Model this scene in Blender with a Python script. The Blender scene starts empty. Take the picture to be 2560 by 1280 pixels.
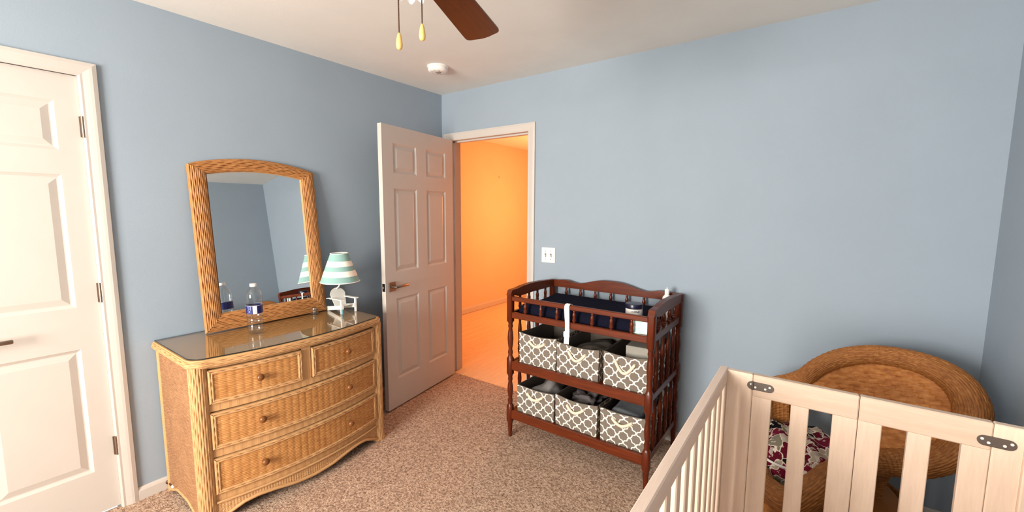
import bpy, math, random
import numpy as np
from mathutils import Matrix, Vector
random.seed(7); RNG = np.random.RandomState(7)
SC = bpy.context.scene
COL = SC.collection
PI = math.pi

# ------------------------------------------------------------------ camera, world, daylight, exposure
ROOM_W, ROOM_L, ROOM_H = 3.318, 4.90, 2.44          # x 0..W, y -L..0
CAM_F, CAM_YAW, CAM_PITCH, CAM_ROLL = 1051.60, 0.62513, 0.11030, 0.0048
CAM_LOC = (2.6845, -2.6745, 1.4683)
def setup_camera():
    cy, sy, cp, sp = math.cos(CAM_YAW), math.sin(CAM_YAW), math.cos(CAM_PITCH), math.sin(CAM_PITCH)
    f = Vector((-sy*cp, cy*cp, -sp)); r = Vector((cy, sy, 0)); u = r.cross(f)
    cr, sr = math.cos(CAM_ROLL), math.sin(CAM_ROLL)
    r2 = r*cr + u*sr; u2 = -r*sr + u*cr
    cam = bpy.data.cameras.new('camera'); cam.sensor_width = 36; cam.lens = CAM_F/2560*36; cam.clip_start = .02
    o = bpy.data.objects.new('camera', cam); COL.objects.link(o)
    m = Matrix((r2, u2, -f)).transposed().to_4x4(); m.translation = CAM_LOC
    o.matrix_world = m; SC.camera = o
setup_camera()
SC.view_settings.view_transform = 'Standard'; SC.view_settings.look = 'None'
SC.view_settings.gamma = 1; SC.view_settings.exposure = 0.32
SC.view_settings.use_curve_mapping = False
SC.cycles.use_denoising = True
W = bpy.data.worlds.new('world'); SC.world = W; W.use_nodes = True
W.node_tree.nodes['Background'].inputs[0].default_value = (.85, .92, 1, 1)
W.node_tree.nodes['Background'].inputs[1].default_value = 1.0
WIN_X, WIN_Z = (.70, 2.10), (.75, 2.12)
def area(name, loc, rot, sx, sy, power, color):
    l = bpy.data.lights.new(name, 'AREA'); l.shape = 'RECTANGLE'; l.size = sx; l.size_y = sy
    l.energy = power; l.color = color
    o = bpy.data.objects.new(name, l); o.location = loc; o.rotation_euler = rot; COL.objects.link(o); return o
area('window_daylight', ((WIN_X[0]+WIN_X[1])/2, -ROOM_L-.16, (WIN_Z[0]+WIN_Z[1])/2), (math.radians(90), 0, 0),
     WIN_X[1]-WIN_X[0], WIN_Z[1]-WIN_Z[0], 262, (1, .92, .84))

# ------------------------------------------------------------------ materials
def lin(r, g, b):
    f = lambda v: (v/255/12.92) if v/255 <= .04045 else ((v/255+.055)/1.055)**2.4
    return (f(r), f(g), f(b), 1)
class NT:
    def __init__(s, name):
        s.m = bpy.data.materials.new(name); s.m.use_nodes = True
        s.t = s.m.node_tree; s.b = s.t.nodes['Principled BSDF']; s.out = s.t.nodes['Material Output']
    def n(s, typ, **kw):
        x = s.t.nodes.new(typ)
        for k, v in kw.items(): setattr(x, k, v)
        return x
    def l(s, a, b): s.t.links.new(a, b)
    def coord(s, kind='Object', scale=(1, 1, 1), rot=(0, 0, 0)):
        c = s.n('ShaderNodeTexCoord'); m = s.n('ShaderNodeMapping')
        m.inputs['Scale'].default_value = scale; m.inputs['Rotation'].default_value = rot
        s.l(c.outputs[kind], m.inputs[0]); return m.outputs[0]
    def noise(s, vec, scale, detail=3, rough=.5):
        x = s.n('ShaderNodeTexNoise'); x.inputs['Scale'].default_value = scale
        x.inputs['Detail'].default_value = detail; x.inputs['Roughness'].default_value = rough
        s.l(vec, x.inputs['Vector']); return x.outputs['Fac']
    def ramp(s, fac, stops, interp='LINEAR'):
        r = s.n('ShaderNodeValToRGB'); r.color_ramp.interpolation = interp
        e = r.color_ramp.elements
        while len(e) < len(stops): e.new(.5)
        for k, (p, c) in zip(e, stops): k.position = p; k.color = c
        s.l(fac, r.inputs[0]); return r.outputs[0]
    def math(s, op, a, b=None):
        x = s.n('ShaderNodeMath', operation=op)
        for i, v in enumerate((a, b)):
            if v is None: continue
            if isinstance(v, (int, float)): x.inputs[i].default_value = v
            else: s.l(v, x.inputs[i])
        return x.outputs[0]
    def mix(s, fac, a, b):
        x = s.n('ShaderNodeMix', data_type='RGBA')
        for i, v in ((0, fac), (6, a), (7, b)):
            if isinstance(v, (int, float)): x.inputs[i].default_value = v
            elif isinstance(v, tuple): x.inputs[i].default_value = v
            else: s.l(v, x.inputs[i])
        return x.outputs[2]
    def bump(s, h, strength=.3, dist=.002):
        b = s.n('ShaderNodeBump'); b.inputs['Strength'].default_value = strength; b.inputs['Distance'].default_value = dist
        s.l(h, b.inputs['Height']); s.l(b.outputs[0], s.b.inputs['Normal'])
    def done(s, color=None, rough=.5, metal=0, spec=.5):
        if color is not None:
            if isinstance(color, tuple): s.b.inputs['Base Color'].default_value = color
            else: s.l(color, s.b.inputs['Base Color'])
        s.b.inputs['Roughness'].default_value = rough; s.b.inputs['Metallic'].default_value = metal
        s.b.inputs['Specular IOR Level'].default_value = spec
        return s.m
def plain(name, rgb, rough=.5, metal=0, spec=.5, var=.06, nscale=8, bump=0, bscale=60):
    t = NT(name); c = lin(*rgb); v = t.coord()
    n = t.noise(v, nscale)
    lo = tuple(x*(1-var) for x in c[:3])+(1,); hi = tuple(min(1, x*(1+var)) for x in c[:3])+(1,)
    col = t.ramp(n, [(.3, lo), (.7, hi)])
    if bump: t.bump(t.noise(v, bscale, 4), bump, .002)
    return t.done(col, rough, metal, spec)
def wood(name, c1, c2, scale=(1, 12, 12), rough=.4, spec=.5, bump=.05, nscale=6, kind='Object'):
    t = NT(name); v = t.coord(kind, scale)
    n = t.noise(v, nscale, 5, .6); n2 = t.noise(v, nscale*5, 3, .5)
    f = t.math('ADD', t.math('MULTIPLY', n, .7), t.math('MULTIPLY', n2, .3))
    col = t.ramp(f, [(.32, lin(*c1)), (.68, lin(*c2))])
    if bump: t.bump(n2, bump, .001)
    return t.done(col, rough, 0, spec)
def fibre(name, c1, c2, c3, sx=22, sy=190, rough=.55, spec=.35):
    """strand-to-strand colour of woven cane; the relief is geometry"""
    t = NT(name); v = t.coord('UV', (sx, sy, 1))
    n = t.noise(v, 1.0, 2, .6); n2 = t.noise(t.coord('UV', (5, 5, 1)), 1.6, 2)
    f = t.math('ADD', t.math('MULTIPLY', n, .75), t.math('MULTIPLY', n2, .25))
    col = t.ramp(f, [(.3, lin(*c1)), (.5, lin(*c2)), (.7, lin(*c3))])
    t.bump(t.noise(t.coord('UV', (sx*4, sy*2, 1)), 1.0, 2), .25, .001)
    return t.done(col, rough, 0, spec)
def thin_glass(name, tint=(.95, .97, .96, 1), base=.04, rough=.0, ior=1.45):
    t = NT(name); t.t.nodes.remove(t.b)
    tr = t.n('ShaderNodeBsdfTransparent'); tr.inputs[0].default_value = tint
    gl = t.n('ShaderNodeBsdfGlossy'); gl.inputs['Roughness'].default_value = rough
    lw = t.n('ShaderNodeLayerWeight'); lw.inputs[0].default_value = .5
    mx = t.n('ShaderNodeMixShader')
    t.l(t.math('ADD', t.math('MULTIPLY', t.math('POWER', lw.outputs['Facing'], 4.0), 1-base), base), mx.inputs[0]); t.l(tr.outputs[0], mx.inputs[1]); t.l(gl.outputs[0], mx.inputs[2])
    t.l(mx.outputs[0], t.out.inputs[0]); return t.m

M = {}
M['wall'] = plain('blue_paint', (150, 163, 175), .75, 0, .25, .02, 3, .12, 220)
M['ceiling'] = plain('ceiling_paint', (230, 228, 222), .9, 0, .2, .02, 4, .15, 160)
M['trim'] = plain('white_trim_paint', (197, 189, 181), .45, 0, .3, .015, 5)
M['hallwall'] = plain('beige_hall_paint', (216, 194, 162), .8, 0, .25, .02, 3, .1, 200)
M['metal'] = plain('satin_nickel', (150, 132, 118), .38, 1, .5, .05, 30)
M['bronze'] = plain('dark_bronze', (92, 66, 50), .4, .9, .5, .05, 30)
M['black'] = plain('black_metal', (22, 20, 20), .5, .5)
M['white'] = plain('white_plastic', (236, 232, 226), .35, 0, .5, .02)
M['white_paint'] = plain('white_enamel', (240, 238, 230), .4, 0, .5, .03, 20)
M['crib'] = wood('washed_natural_wood', (221, 196, 175), (234, 212, 192), (1, 9, 1.2), .55, .3, .04, 7)
M['cribz'] = wood('washed_natural_wood_upright', (221, 196, 175), (234, 212, 192), (10, 10, .8), .55, .3, .04, 6)
M['cribx'] = wood('washed_natural_wood_rail', (204, 179, 158), (219, 195, 174), (.9, 10, 12), .55, .3, .04, 6)
M['cherry'] = wood('cherry_stained_wood', (72, 27, 9), (110, 45, 15), (1, 14, 14), .36, .3, .02, 5)
M['cherryz'] = wood('cherry_stained_wood_upright', (66, 23, 9), (100, 38, 14), (12, 12, 1), .3, .35, .02, 5)
M['knob'] = wood('turned_wood_knob', (100, 58, 24), (132, 80, 36), (4, 4, 4), .3, .5, 0, 8)
M['blade'] = wood('walnut_fan_blade', (32, 11, 3), (74, 31, 10), (1.2, 16, 8), .35, .5, .03, 5)
M['pale_wood'] = plain('pale_varnished_wood', (238, 196, 116), .35, 0, .5, .05, 30)
M['plank'] = wood('hall_oak_plank', (214, 178, 138), (236, 204, 166), (9, .9, 1), .35, .4, .02, 5)
M['navy'] = plain('navy_minky_fabric', (13, 14, 32), .9, 0, .15, .25, 110, 1.0, 85)
M['navy_lid'] = plain('navy_plastic', (18, 20, 44), .3)
M['strap'] = plain('white_webbing', (236, 230, 222), .8, 0, .2, .05, 90, .3, 300)
M['rope'] = plain('cotton_rope', (232, 216, 190), .85, 0, .2, .08, 120, .6, 300)
M['grey_cloth'] = plain('grey_canvas', (112, 104, 96), .9, 0, .15, .06, 60, .3, 300)
M['grey_soft'] = plain('grey_jersey', (122, 118, 116), .9, 0, .15, .12, 30, .4, 150)
M['grey_dark'] = plain('charcoal_knit', (92, 86, 86), .9, 0, .15, .2, 40, .6, 120)
M['grey_blue'] = plain('blue_grey_fleece', (104, 108, 112), .9, 0, .15, .12, 30, .4, 150)
M['carton'] = plain('pale_grey_carton', (158, 152, 142), .7, 0, .2, .04, 20)
M['dark_core'] = plain('dark_carcass_wood', (70, 46, 26), .8)
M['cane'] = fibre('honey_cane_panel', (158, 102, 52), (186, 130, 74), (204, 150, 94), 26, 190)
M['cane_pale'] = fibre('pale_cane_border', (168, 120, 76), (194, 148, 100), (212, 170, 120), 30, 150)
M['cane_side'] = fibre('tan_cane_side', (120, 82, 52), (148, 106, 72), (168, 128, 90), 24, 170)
M['raffia'] = fibre('pale_raffia_wrap', (180, 132, 84), (200, 152, 102), (214, 170, 120), 260, 5)
M['cane_top'] = fibre('cane_under_glass', (192, 144, 92), (212, 164, 110), (228, 184, 132), 24, 120)
M['mirror_cane'] = fibre('amber_cane_frame', (150, 96, 50), (178, 121, 69), (200, 146, 94), 30, 140)
M['wick'] = fibre('brown_wicker', (122, 70, 28), (154, 96, 44), (182, 124, 66), 40, 160)
M['wick_panel'] = fibre('brown_herringbone_cane', (160, 94, 42), (196, 126, 64), (220, 156, 90), 30, 60)
M['chain'] = plain('antique_brass_chain', (86, 64, 50), .4, .8)
M['label'] = None
M['glass_edge'] = plain('dark_green_glass_edge', (26, 30, 26), .2)
M['glass'] = thin_glass('clear_glass_top', (.94, .95, .93, 1), .05, .0, 1.5)
M['pane'] = thin_glass('window_pane', (.97, .98, .98, 1), .0)
M['bottle'] = thin_glass('clear_plastic', (.90, .92, .92, 1), .09, .05, 1.5)
M['shade_glass'] = plain('frosted_white_glass', (232, 232, 228), .3, 0, .5, .02)
def mk_mirror():
    t = NT('mirror_silver'); return t.done((.86, .88, .88, 1), .0, 1, .5)
M['mirror'] = mk_mirror()
def mk_carpet():
    t = NT('speckled_carpet'); v = t.coord()
    n1 = t.noise(v, 95, 3, .65); n2 = t.noise(v, 2.2, 2); n3 = t.noise(v, 240, 2)
    f = t.math('ADD', t.math('MULTIPLY', n1, .8), t.math('MULTIPLY', n3, .2))
    c = t.ramp(f, [(.33, lin(96, 72, 58)), (.44, lin(160, 130, 110)), (.55, lin(200, 171, 148)), (.68, lin(230, 206, 184))])
    c = t.mix(t.math('MULTIPLY', n2, .25), c, lin(168, 138, 116))
    t.bump(f, 1.0, .012); return t.done(c, .95, 0, .1)
M['carpet'] = mk_carpet()
def mk_trellis():
    """printed quatrefoil lattice, uv in metres"""
    t = NT('grey_quatrefoil_print'); c = t.n('ShaderNodeTexCoord'); sp = t.n('ShaderNodeSeparateXYZ')
    t.l(c.outputs['UV'], sp.inputs[0])
    k = 1/.0358
    u = t.math('MULTIPLY', sp.outputs[0], k); v = t.math('MULTIPLY', sp.outputs[1], k)
    p = t.math('MULTIPLY', t.math('ADD', u, v), .5); q = t.math('MULTIPLY', t.math('SUBTRACT', u, v), .5)
    def line(a, b):
        w = t.math('MULTIPLY', t.math('MULTIPLY', t.math('SINE', t.math('MULTIPLY', b, 3*PI)), t.math('ABSOLUTE', t.math('SINE', t.math('MULTIPLY', b, PI)))), t.math('COSINE', t.math('MULTIPLY', a, PI)))
        P = t.math('ADD', a, t.math('MULTIPLY', w, .078))
        d = t.math('ABSOLUTE', t.math('SUBTRACT', P, t.math('ROUND', P)))
        return t.math('LESS_THAN', d, .072)
    f = t.math('MAXIMUM', line(p, q), line(q, p))
    col = t.mix(f, lin(118, 108, 98), lin(238, 230, 216))
    t.bump(t.noise(t.coord('UV', (600, 600, 1)), 1, 2), .2, .001)
    return t.done(col, .85, 0, .15)
M['trellis'] = mk_trellis()
def mk_shade():
    t = NT('striped_shade_fabric'); c = t.n('ShaderNodeTexCoord'); sp = t.n('ShaderNodeSeparateXYZ')
    t.l(c.outputs['UV'], sp.inputs[0])
    te, wh = lin(140, 176, 170), lin(246, 240, 226)
    col = t.ramp(sp.outputs[1], [(0, te), (.205, wh), (.395, te), (.555, wh), (.735, te)], 'CONSTANT')
    t.bump(t.noise(t.coord('UV', (400, 300, 1)), 1, 2), .2, .001)
    t.b.inputs['Subsurface Weight'].default_value = 0
    return t.done(col, .85, 0, .15)
M['shade'] = mk_shade()
def mk_floral():
    t = NT('floral_print_cotton'); v = t.coord('Object', (1, 1, 1))
    nz = t.n('ShaderNodeTexNoise'); nz.inputs['Scale'].default_value = 14; t.l(v, nz.inputs['Vector'])
    add = t.n('ShaderNodeMix', data_type='VECTOR'); add.inputs[0].default_value = .09
    t.l(v, add.inputs[4]); t.l(nz.outputs['Color'], add.inputs[5])
    vo = t.n('ShaderNodeTexVoronoi'); vo.inputs['Scale'].default_value = 20; t.l(add.outputs[1], vo.inputs['Vector'])
    sp = t.n('ShaderNodeSeparateColor'); t.l(vo.outputs['Color'], sp.inputs[0])
    col = t.ramp(sp.outputs[0], [(0, lin(176, 160, 140)), (.22, lin(96, 12, 34)), (.44, lin(190, 176, 158)), (.56, lin(16, 14, 20)),
                                 (.76, lin(128, 120, 102)), (.86, lin(116, 22, 48))], 'CONSTANT')
    edge = t.n('ShaderNodeTexVoronoi', feature='DISTANCE_TO_EDGE'); edge.inputs['Scale'].default_value = 20; t.l(add.outputs[1], edge.inputs['Vector'])
    n2 = t.noise(v, 45, 3)
    col = t.mix(t.math('MULTIPLY', t.math('GREATER_THAN', n2, .60), .6), col, lin(216, 202, 184))
    col = t.mix(t.math('LESS_THAN', edge.outputs['Distance'], .035), col, lin(226, 214, 196))
    t.bump(t.noise(v, 18, 3), .5, .01)
    return t.done(col, .85, 0, .15)
M['floral'] = mk_floral()
def mk_label():
    """blue wrap with a pale text block: uv u around, v up"""
    t = NT('bottle_label_print'); c = t.n('ShaderNodeTexCoord'); sp = t.n('ShaderNodeSeparateXYZ')
    t.l(c.outputs['UV'], sp.inputs[0]); u, v = sp.outputs[0], sp.outputs[1]
    def band(x, a, b): return t.math('MULTIPLY', t.math('GREATER_THAN', x, a), t.math('LESS_THAN', x, b))
    blue, white = lin(20, 28, 96), lin(226, 226, 234)
    col = t.mix(band(u, .905, .985), blue, white)
    lines = t.math('MULTIPLY', t.math('MULTIPLY', band(u, .925, .968), band(v, .12, .45)), t.math('GREATER_THAN', t.math('FRACT', t.math('MULTIPLY', v, 14)), .5))
    col = t.mix(t.math('MULTIPLY', lines, .6), col, lin(80, 84, 120))
    n = t.noise(t.coord('UV', (60, 9, 1)), 1, 2)
    wave = t.math('MULTIPLY', band(u, .79, .87), t.math('GREATER_THAN', n, .55))
    col = t.mix(wave, col, lin(150, 160, 210))
    col = t.mix(band(v, .93, 1.1), col, lin(160, 170, 190))
    return t.done(col, .3)
M['label'] = mk_label()
def mk_jar():
    t = NT('jar_label_print'); c = t.n('ShaderNodeTexCoord'); sp = t.n('ShaderNodeSeparateXYZ')
    t.l(c.outputs['UV'], sp.inputs[0]); u, v = sp.outputs[0], sp.outputs[1]
    def band(x, a, b): return t.math('MULTIPLY', t.math('GREATER_THAN', x, a), t.math('LESS_THAN', x, b))
    n = t.noise(t.coord('UV', (120, 6, 1)), 1, 1)
    txt = t.math('MULTIPLY', band(v, .62, .76), t.math('GREATER_THAN', n, .47))
    txt = t.math('MULTIPLY', txt, band(t.math('FRACT', t.math('MULTIPLY', u, 3)), .25, .75))
    col = t.mix(txt, lin(228, 224, 218), lin(30, 30, 60))
    return t.done(col, .35)
M['jar'] = mk_jar()
def mk_wipes():
    t = NT('wipes_pack_print'); v = t.coord('Object', (1, 1, 1))
    n = t.noise(v, 16, 1)
    col = t.ramp(n, [(0, lin(150, 214, 200)), (.47, lin(196, 232, 222)), (.53, lin(240, 238, 232))])
    t.bump(t.noise(v, 40, 3), .5, .006); return t.done(col, .35)
M['wipes'] = mk_wipes()

# ------------------------------------------------------------------ mesh helpers (world coordinates in, objects out)
ORG = {}
def mk(name, V, F, mat, parent=None, smooth=False, uv=None, origin=None):
    V = np.asarray(V, float)
    lo, hi = V.min(0), V.max(0)
    if origin is None:
        origin = (lo+hi)/2
        if parent is None: origin[2] = lo[2]
    origin = np.array(origin, float)
    me = bpy.data.meshes.new(name)
    me.from_pydata((V-origin).tolist(), [], [list(map(int, f)) for f in F] if not isinstance(F, np.ndarray) else F.tolist())
    me.materials.append(mat if not isinstance(mat, str) else M[mat])
    if smooth: me.polygons.foreach_set('use_smooth', [True]*len(me.polygons))
    if uv is not None:
        ul = me.uv_layers.new(name='UVMap'); idx = np.zeros(len(me.loops), int); me.loops.foreach_get('vertex_index', idx)
        ul.data.foreach_set('uv', np.asarray(uv, float)[idx].ravel())
    me.update()
    o = bpy.data.objects.new(name, me); COL.objects.link(o)
    if parent is not None:
        o.parent = parent; o.location = origin-ORG[parent.name]
    else: o.location = origin
    ORG[o.name] = origin
    return o
def thing(name, label, cat, loc, group=None):
    o = bpy.data.objects.new(name, None); COL.objects.link(o); o.location = loc; o.empty_display_size = .05
    ORG[o.name] = np.array(loc, float); return tag(o, label, cat, group)
def tag(o, label=None, cat=None, group=None, kind=None):
    if label: o['label'] = label
    if cat: o['category'] = cat
    if group: o['group'] = group
    if kind: o['kind'] = kind
    return o
def struct(o): o['kind'] = 'structure'; return o
def copy_of(o, delta, parent=None, name=None):
    c = o.copy(); COL.objects.link(c)
    if parent is not None: c.parent = parent; c.location = ORG[o.name]+np.array(delta)-ORG[parent.name]
    else: c.location = np.array(o.location)+np.array(delta)
    ORG[c.name] = ORG[o.name]+np.array(delta); return c
class MB:
    def __init__(s): s.V = []; s.F = []; s.U = []
    def add(s, V, F, U=None):
        b = len(s.V); s.V += [tuple(map(float, v)) for v in V]; s.F += [tuple(b+i for i in f) for f in F]
        s.U += [tuple(u) for u in U] if U is not None else [(0, 0)]*len(V); return s
    def box(s, lo, hi, bev=0):
        lo = np.array(lo, float); hi = np.array(hi, float); d = np.minimum(bev, (hi-lo)*.45)
        if bev <= 0:
            V = [(x, y, z) for x in (lo[0], hi[0]) for y in (lo[1], hi[1]) for z in (lo[2], hi[2])]
            return s.add(V, [(0, 1, 3, 2), (4, 6, 7, 5), (0, 4, 5, 1), (2, 3, 7, 6), (0, 2, 6, 4), (1, 5, 7, 3)])
        V, idx = [], {}
        for sx in (0, 1):
            for sy in (0, 1):
                for sz in (0, 1):
                    cn = np.array([(lo, hi)[k][i] for i, k in enumerate((sx, sy, sz))]); sg = np.array([1-2*sx, 1-2*sy, 1-2*sz])
                    for ax in range(3):
                        v = cn+sg*d; v[ax] = cn[ax]; idx[(sx, sy, sz, ax)] = len(V); V.append(v)
        F = []; g = lambda a, b, c, ax: idx[(a, b, c, ax)]
        for k in (0, 1):
            F += [[g(k, 0, 0, 0), g(k, 1, 0, 0), g(k, 1, 1, 0), g(k, 0, 1, 0)], [g(0, k, 0, 1), g(1, k, 0, 1), g(1, k, 1, 1), g(0, k, 1, 1)],
                  [g(0, 0, k, 2), g(1, 0, k, 2), g(1, 1, k, 2), g(0, 1, k, 2)]]
        for a in (0, 1):
            for b in (0, 1):
                F += [[g(a, b, 0, 0), g(a, b, 1, 0), g(a, b, 1, 1), g(a, b, 0, 1)], [g(a, 0, b, 0), g(a, 1, b, 0), g(a, 1, b, 2), g(a, 0, b, 2)],
                      [g(0, a, b, 1), g(1, a, b, 1), g(1, a, b, 2), g(0, a, b, 2)]]
                for c in (0, 1): F.append([g(a, b, c, 0), g(a, b, c, 1), g(a, b, c, 2)])
        ctr = (lo+hi)/2; F2 = []
        for f in F:
            P = [V[i] for i in f]; nrm = np.cross(P[1]-P[0], P[2]-P[0])
            F2.append(f if nrm @ (sum(P)/len(P)-ctr) > 0 else f[::-1])
        return s.add(V, F2)
    def lathe(s, prof, ctr, n=24, axis=2, cap=True):
        """prof: (r, h) list; about axis through ctr"""
        V, F, U = [], [], []; m = len(prof); hs = [p[1] for p in prof]; h0, h1 = min(hs), max(hs)
        for j, (r, h) in enumerate(prof):
            for i in range(n+1):
                a = 2*PI*i/n; p = [r*math.cos(a), r*math.sin(a), h]
                if axis == 0: p = [p[2], p[0], p[1]]
                if axis == 1: p = [p[1], p[2], p[0]]
                V.append((ctr[0]+p[0], ctr[1]+p[1], ctr[2]+p[2])); U.append((i/n, (h-h0)/max(h1-h0, 1e-9)))
        for j in range(m-1):
            for i in range(n):
                a = j*(n+1)+i; F.append((a, a+1, a+n+2, a+n+1))
        if cap:
            if prof[0][0] > 1e-5: F.append(tuple(range(n-1, -1, -1)))
            if prof[-1][0] > 1e-5: F.append(tuple((m-1)*(n+1)+i for i in range(n)))
        return s.add(V, F, U)
    def tube(s, pts, r, n=8, closed=False, cap=True):
        P = np.array(pts, float); m = len(P); r = np.broadcast_to(np.array(r, float), (m,))
        T = np.gradient(P, axis=0) if not closed else np.roll(P, -1, 0)-np.roll(P, 1, 0)
        T /= np.linalg.norm(T, axis=1)[:, None]+1e-12
        ref = np.array([0, 0, 1.]) if abs(T[0][2]) < .9 else np.array([1., 0, 0]); N = np.cross(T[0], ref); N /= np.linalg.norm(N)
        V = []
        for k in range(m):
            N = N-T[k]*(N@T[k]); N /= np.linalg.norm(N)+1e-12; B = np.cross(T[k], N)
            for i in range(n):
                a = 2*PI*i/n; V.append(P[k]+r[k]*(math.cos(a)*N+math.sin(a)*B))
        F = []
        for k in range(m if closed else m-1):
            for i in range(n):
                a = k*n; b = ((k+1) % m)*n; F.append((a+i, a+(i+1) % n, b+(i+1) % n, b+i))
        if cap and not closed: F += [tuple(range(n-1, -1, -1)), tuple((m-1)*n+i for i in range(n))]
        return s.add(V, F)
    def prism(s, poly, axis, a, b):
        """poly: 2-D points of the other two axes (in x,y,z order), extruded along axis a..b"""
        n = len(poly); V = []
        for h in (a, b):
            for p in poly:
                q = list(p); q.insert(axis, h); V.append(q)
        F = [tuple(range(n)), tuple(range(2*n-1, n-1, -1))]+[(i, i+n, (i+1) % n+n, (i+1) % n) for i in range(n)]
        return s.add(V, F)
    def xf(s, fn): s.V = [tuple(fn(np.array(v))) for v in s.V]; return s
    def out(s, name, mat, parent=None, smooth=False, uv=False, origin=None):
        o = mk(name, s.V, s.F, mat, parent, smooth, s.U if uv else None, origin)
        bm = __import__('bmesh').new(); bm.from_mesh(o.data); __import__('bmesh').ops.recalc_face_normals(bm, faces=bm.faces); bm.to_mesh(o.data); bm.free()
        if smooth:
            try: o.data.set_sharp_from_angle(angle=math.radians(45))
            except Exception: pass
        return o
def bx(name, lo, hi, mat, parent=None, bev=.0): return MB().box(lo, hi, bev).out(name, mat, parent)
def grid_faces(nu, nv, wrap_u=False):
    i = np.arange(nu if wrap_u else nu-1)[:, None]; j = np.arange(nv-1)[None, :]
    a = i*nv+j; b = ((i+1) % nu)*nv+j
    return np.stack([a, b, b+1, a+1], -1).reshape(-1, 4)
def relief(name, S, Lu, Lv, nu, nv, h, mat, parent, wrap_u=False, flip=False, uvo=(0, 0)):
    """S(u,v)->(nu,nv,3) smooth surface for u,v in 0..1; displaced by h(s,t) metres along its normal"""
    u = np.linspace(0, 1, nu, endpoint=not wrap_u); v = np.linspace(0, 1, nv); Ug, Vg = np.meshgrid(u, v, indexing='ij')
    P = S(Ug, Vg); e = 1e-4
    du = S(Ug+e, Vg)-S(Ug-e, Vg); dv = S(Ug, Vg+e)-S(Ug, Vg-e)
    N = np.cross(du, dv); N /= np.linalg.norm(N, axis=-1)[..., None]+1e-12
    if flip: N = -N
    s, t = Ug*Lu, Vg*Lv
    P = P+N*h(s, t)[..., None]
    F = grid_faces(nu, nv, wrap_u)
    if flip: F = F[:, ::-1]
    return mk(name, P.reshape(-1, 3), F, mat, parent, True, np.stack([s+uvo[0], t+uvo[1]], -1).reshape(-1, 2))
def half(f): return np.sqrt(np.maximum(0, 1-(2*f-1)**2))
def weave(ps, pt, a):
    """fine weavers over hidden stakes: rows dip at every stake, with small pits between alternate rows"""
    def h(s, t):
        row = np.floor(t/pt); f = t/pt-row; c = np.abs(np.cos(PI*s/ps))
        g = np.abs(2*f-1); alt = np.cos(PI*(s/ps+row))
        pit = np.clip(1-c*2.6, 0, 1)*g**2
        return a*((1-.55*g**2)*(.30+.70*c**.5)+.22*alt*(1-g))-1.1*a*pit
    return h
def strands(w, pitch, a, depth=2.6):
    """reeds laid side by side, touching except at staggered slits"""
    def h(s, t):
        f = t/w; row = np.floor(f); fr = f-row; g = np.abs(2*fr-1); bd = np.round(f)
        ph = np.mod(bd*.382+.13*np.sin(bd*5.1), 1); k = np.mod(s/pitch+ph, 1)-.5
        slit = np.exp(-(k/.20)**2)*((bd > 0) & (bd < np.round(f.max())))
        swell = .18*np.cos(2*PI*(s/pitch+row*.382))
        return a*(1-.6*g**2.5+swell*(1-g))-depth*a*slit*g**3.5
    return h

# ------------------------------------------------------------------ room shell
T = .12
def wall_with_hole(name, axis, lo, hi, hole, mat):
    """box lo..hi with a rectangular hole; axis = the thin one; hole ((a0,a1),(z0,z1)) along the other horizontal axis"""
    (a0, a1), (z0, z1) = hole; k = 1-axis; m = MB()
    def sub(p0, p1, q0, q1):
        l, g = list(lo), list(hi); l[k] = p0; g[k] = p1; l[2] = q0; g[2] = q1; m.box(l, g)
    sub(lo[k], a0, lo[2], hi[2]); sub(a1, hi[k], lo[2], hi[2]); sub(a0, a1, z1, hi[2])
    if z0 > lo[2]: sub(a0, a1, lo[2], z0)
    return struct(m.out(name, mat))
XH = -1.262   # hall wall
DX0, DX1, DZ = .090, .903, 2.052   # doorway
CY0, CY1 = -2.700, -2.232          # closet opening
struct(bx('floor', (-.02, -ROOM_L-.1, -.10), (ROOM_W+.02, 0, 0), 'carpet'))
struct(bx('ceiling', (-T, -ROOM_L-T, ROOM_H), (ROOM_W+T, T, ROOM_H+.1), 'ceiling'))
wall_with_hole('wall_left', 0, (-T, -ROOM_L-T, -.1), (0, 0, ROOM_H), ((CY0, CY1), (-.1, DZ)), M['wall'])
wall_with_hole('wall_back', 1, (-T, 0, -.1), (ROOM_W+T, T, ROOM_H), ((DX0, DX1), (-.1, DZ)), M['wall'])
struct(bx('wall_right', (ROOM_W, -ROOM_L-T, -.1), (ROOM_W+T, 0, ROOM_H), 'wall'))
wall_with_hole('wall_front', 1, (0, -ROOM_L-T, -.1), (ROOM_W, -ROOM_L, ROOM_H), (WIN_X, WIN_Z), M['wall'])
struct(bx('wall_closet', (-.75, CY0-.1, -.1), (-.62, CY1+.1, ROOM_H), 'wall'))
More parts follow.
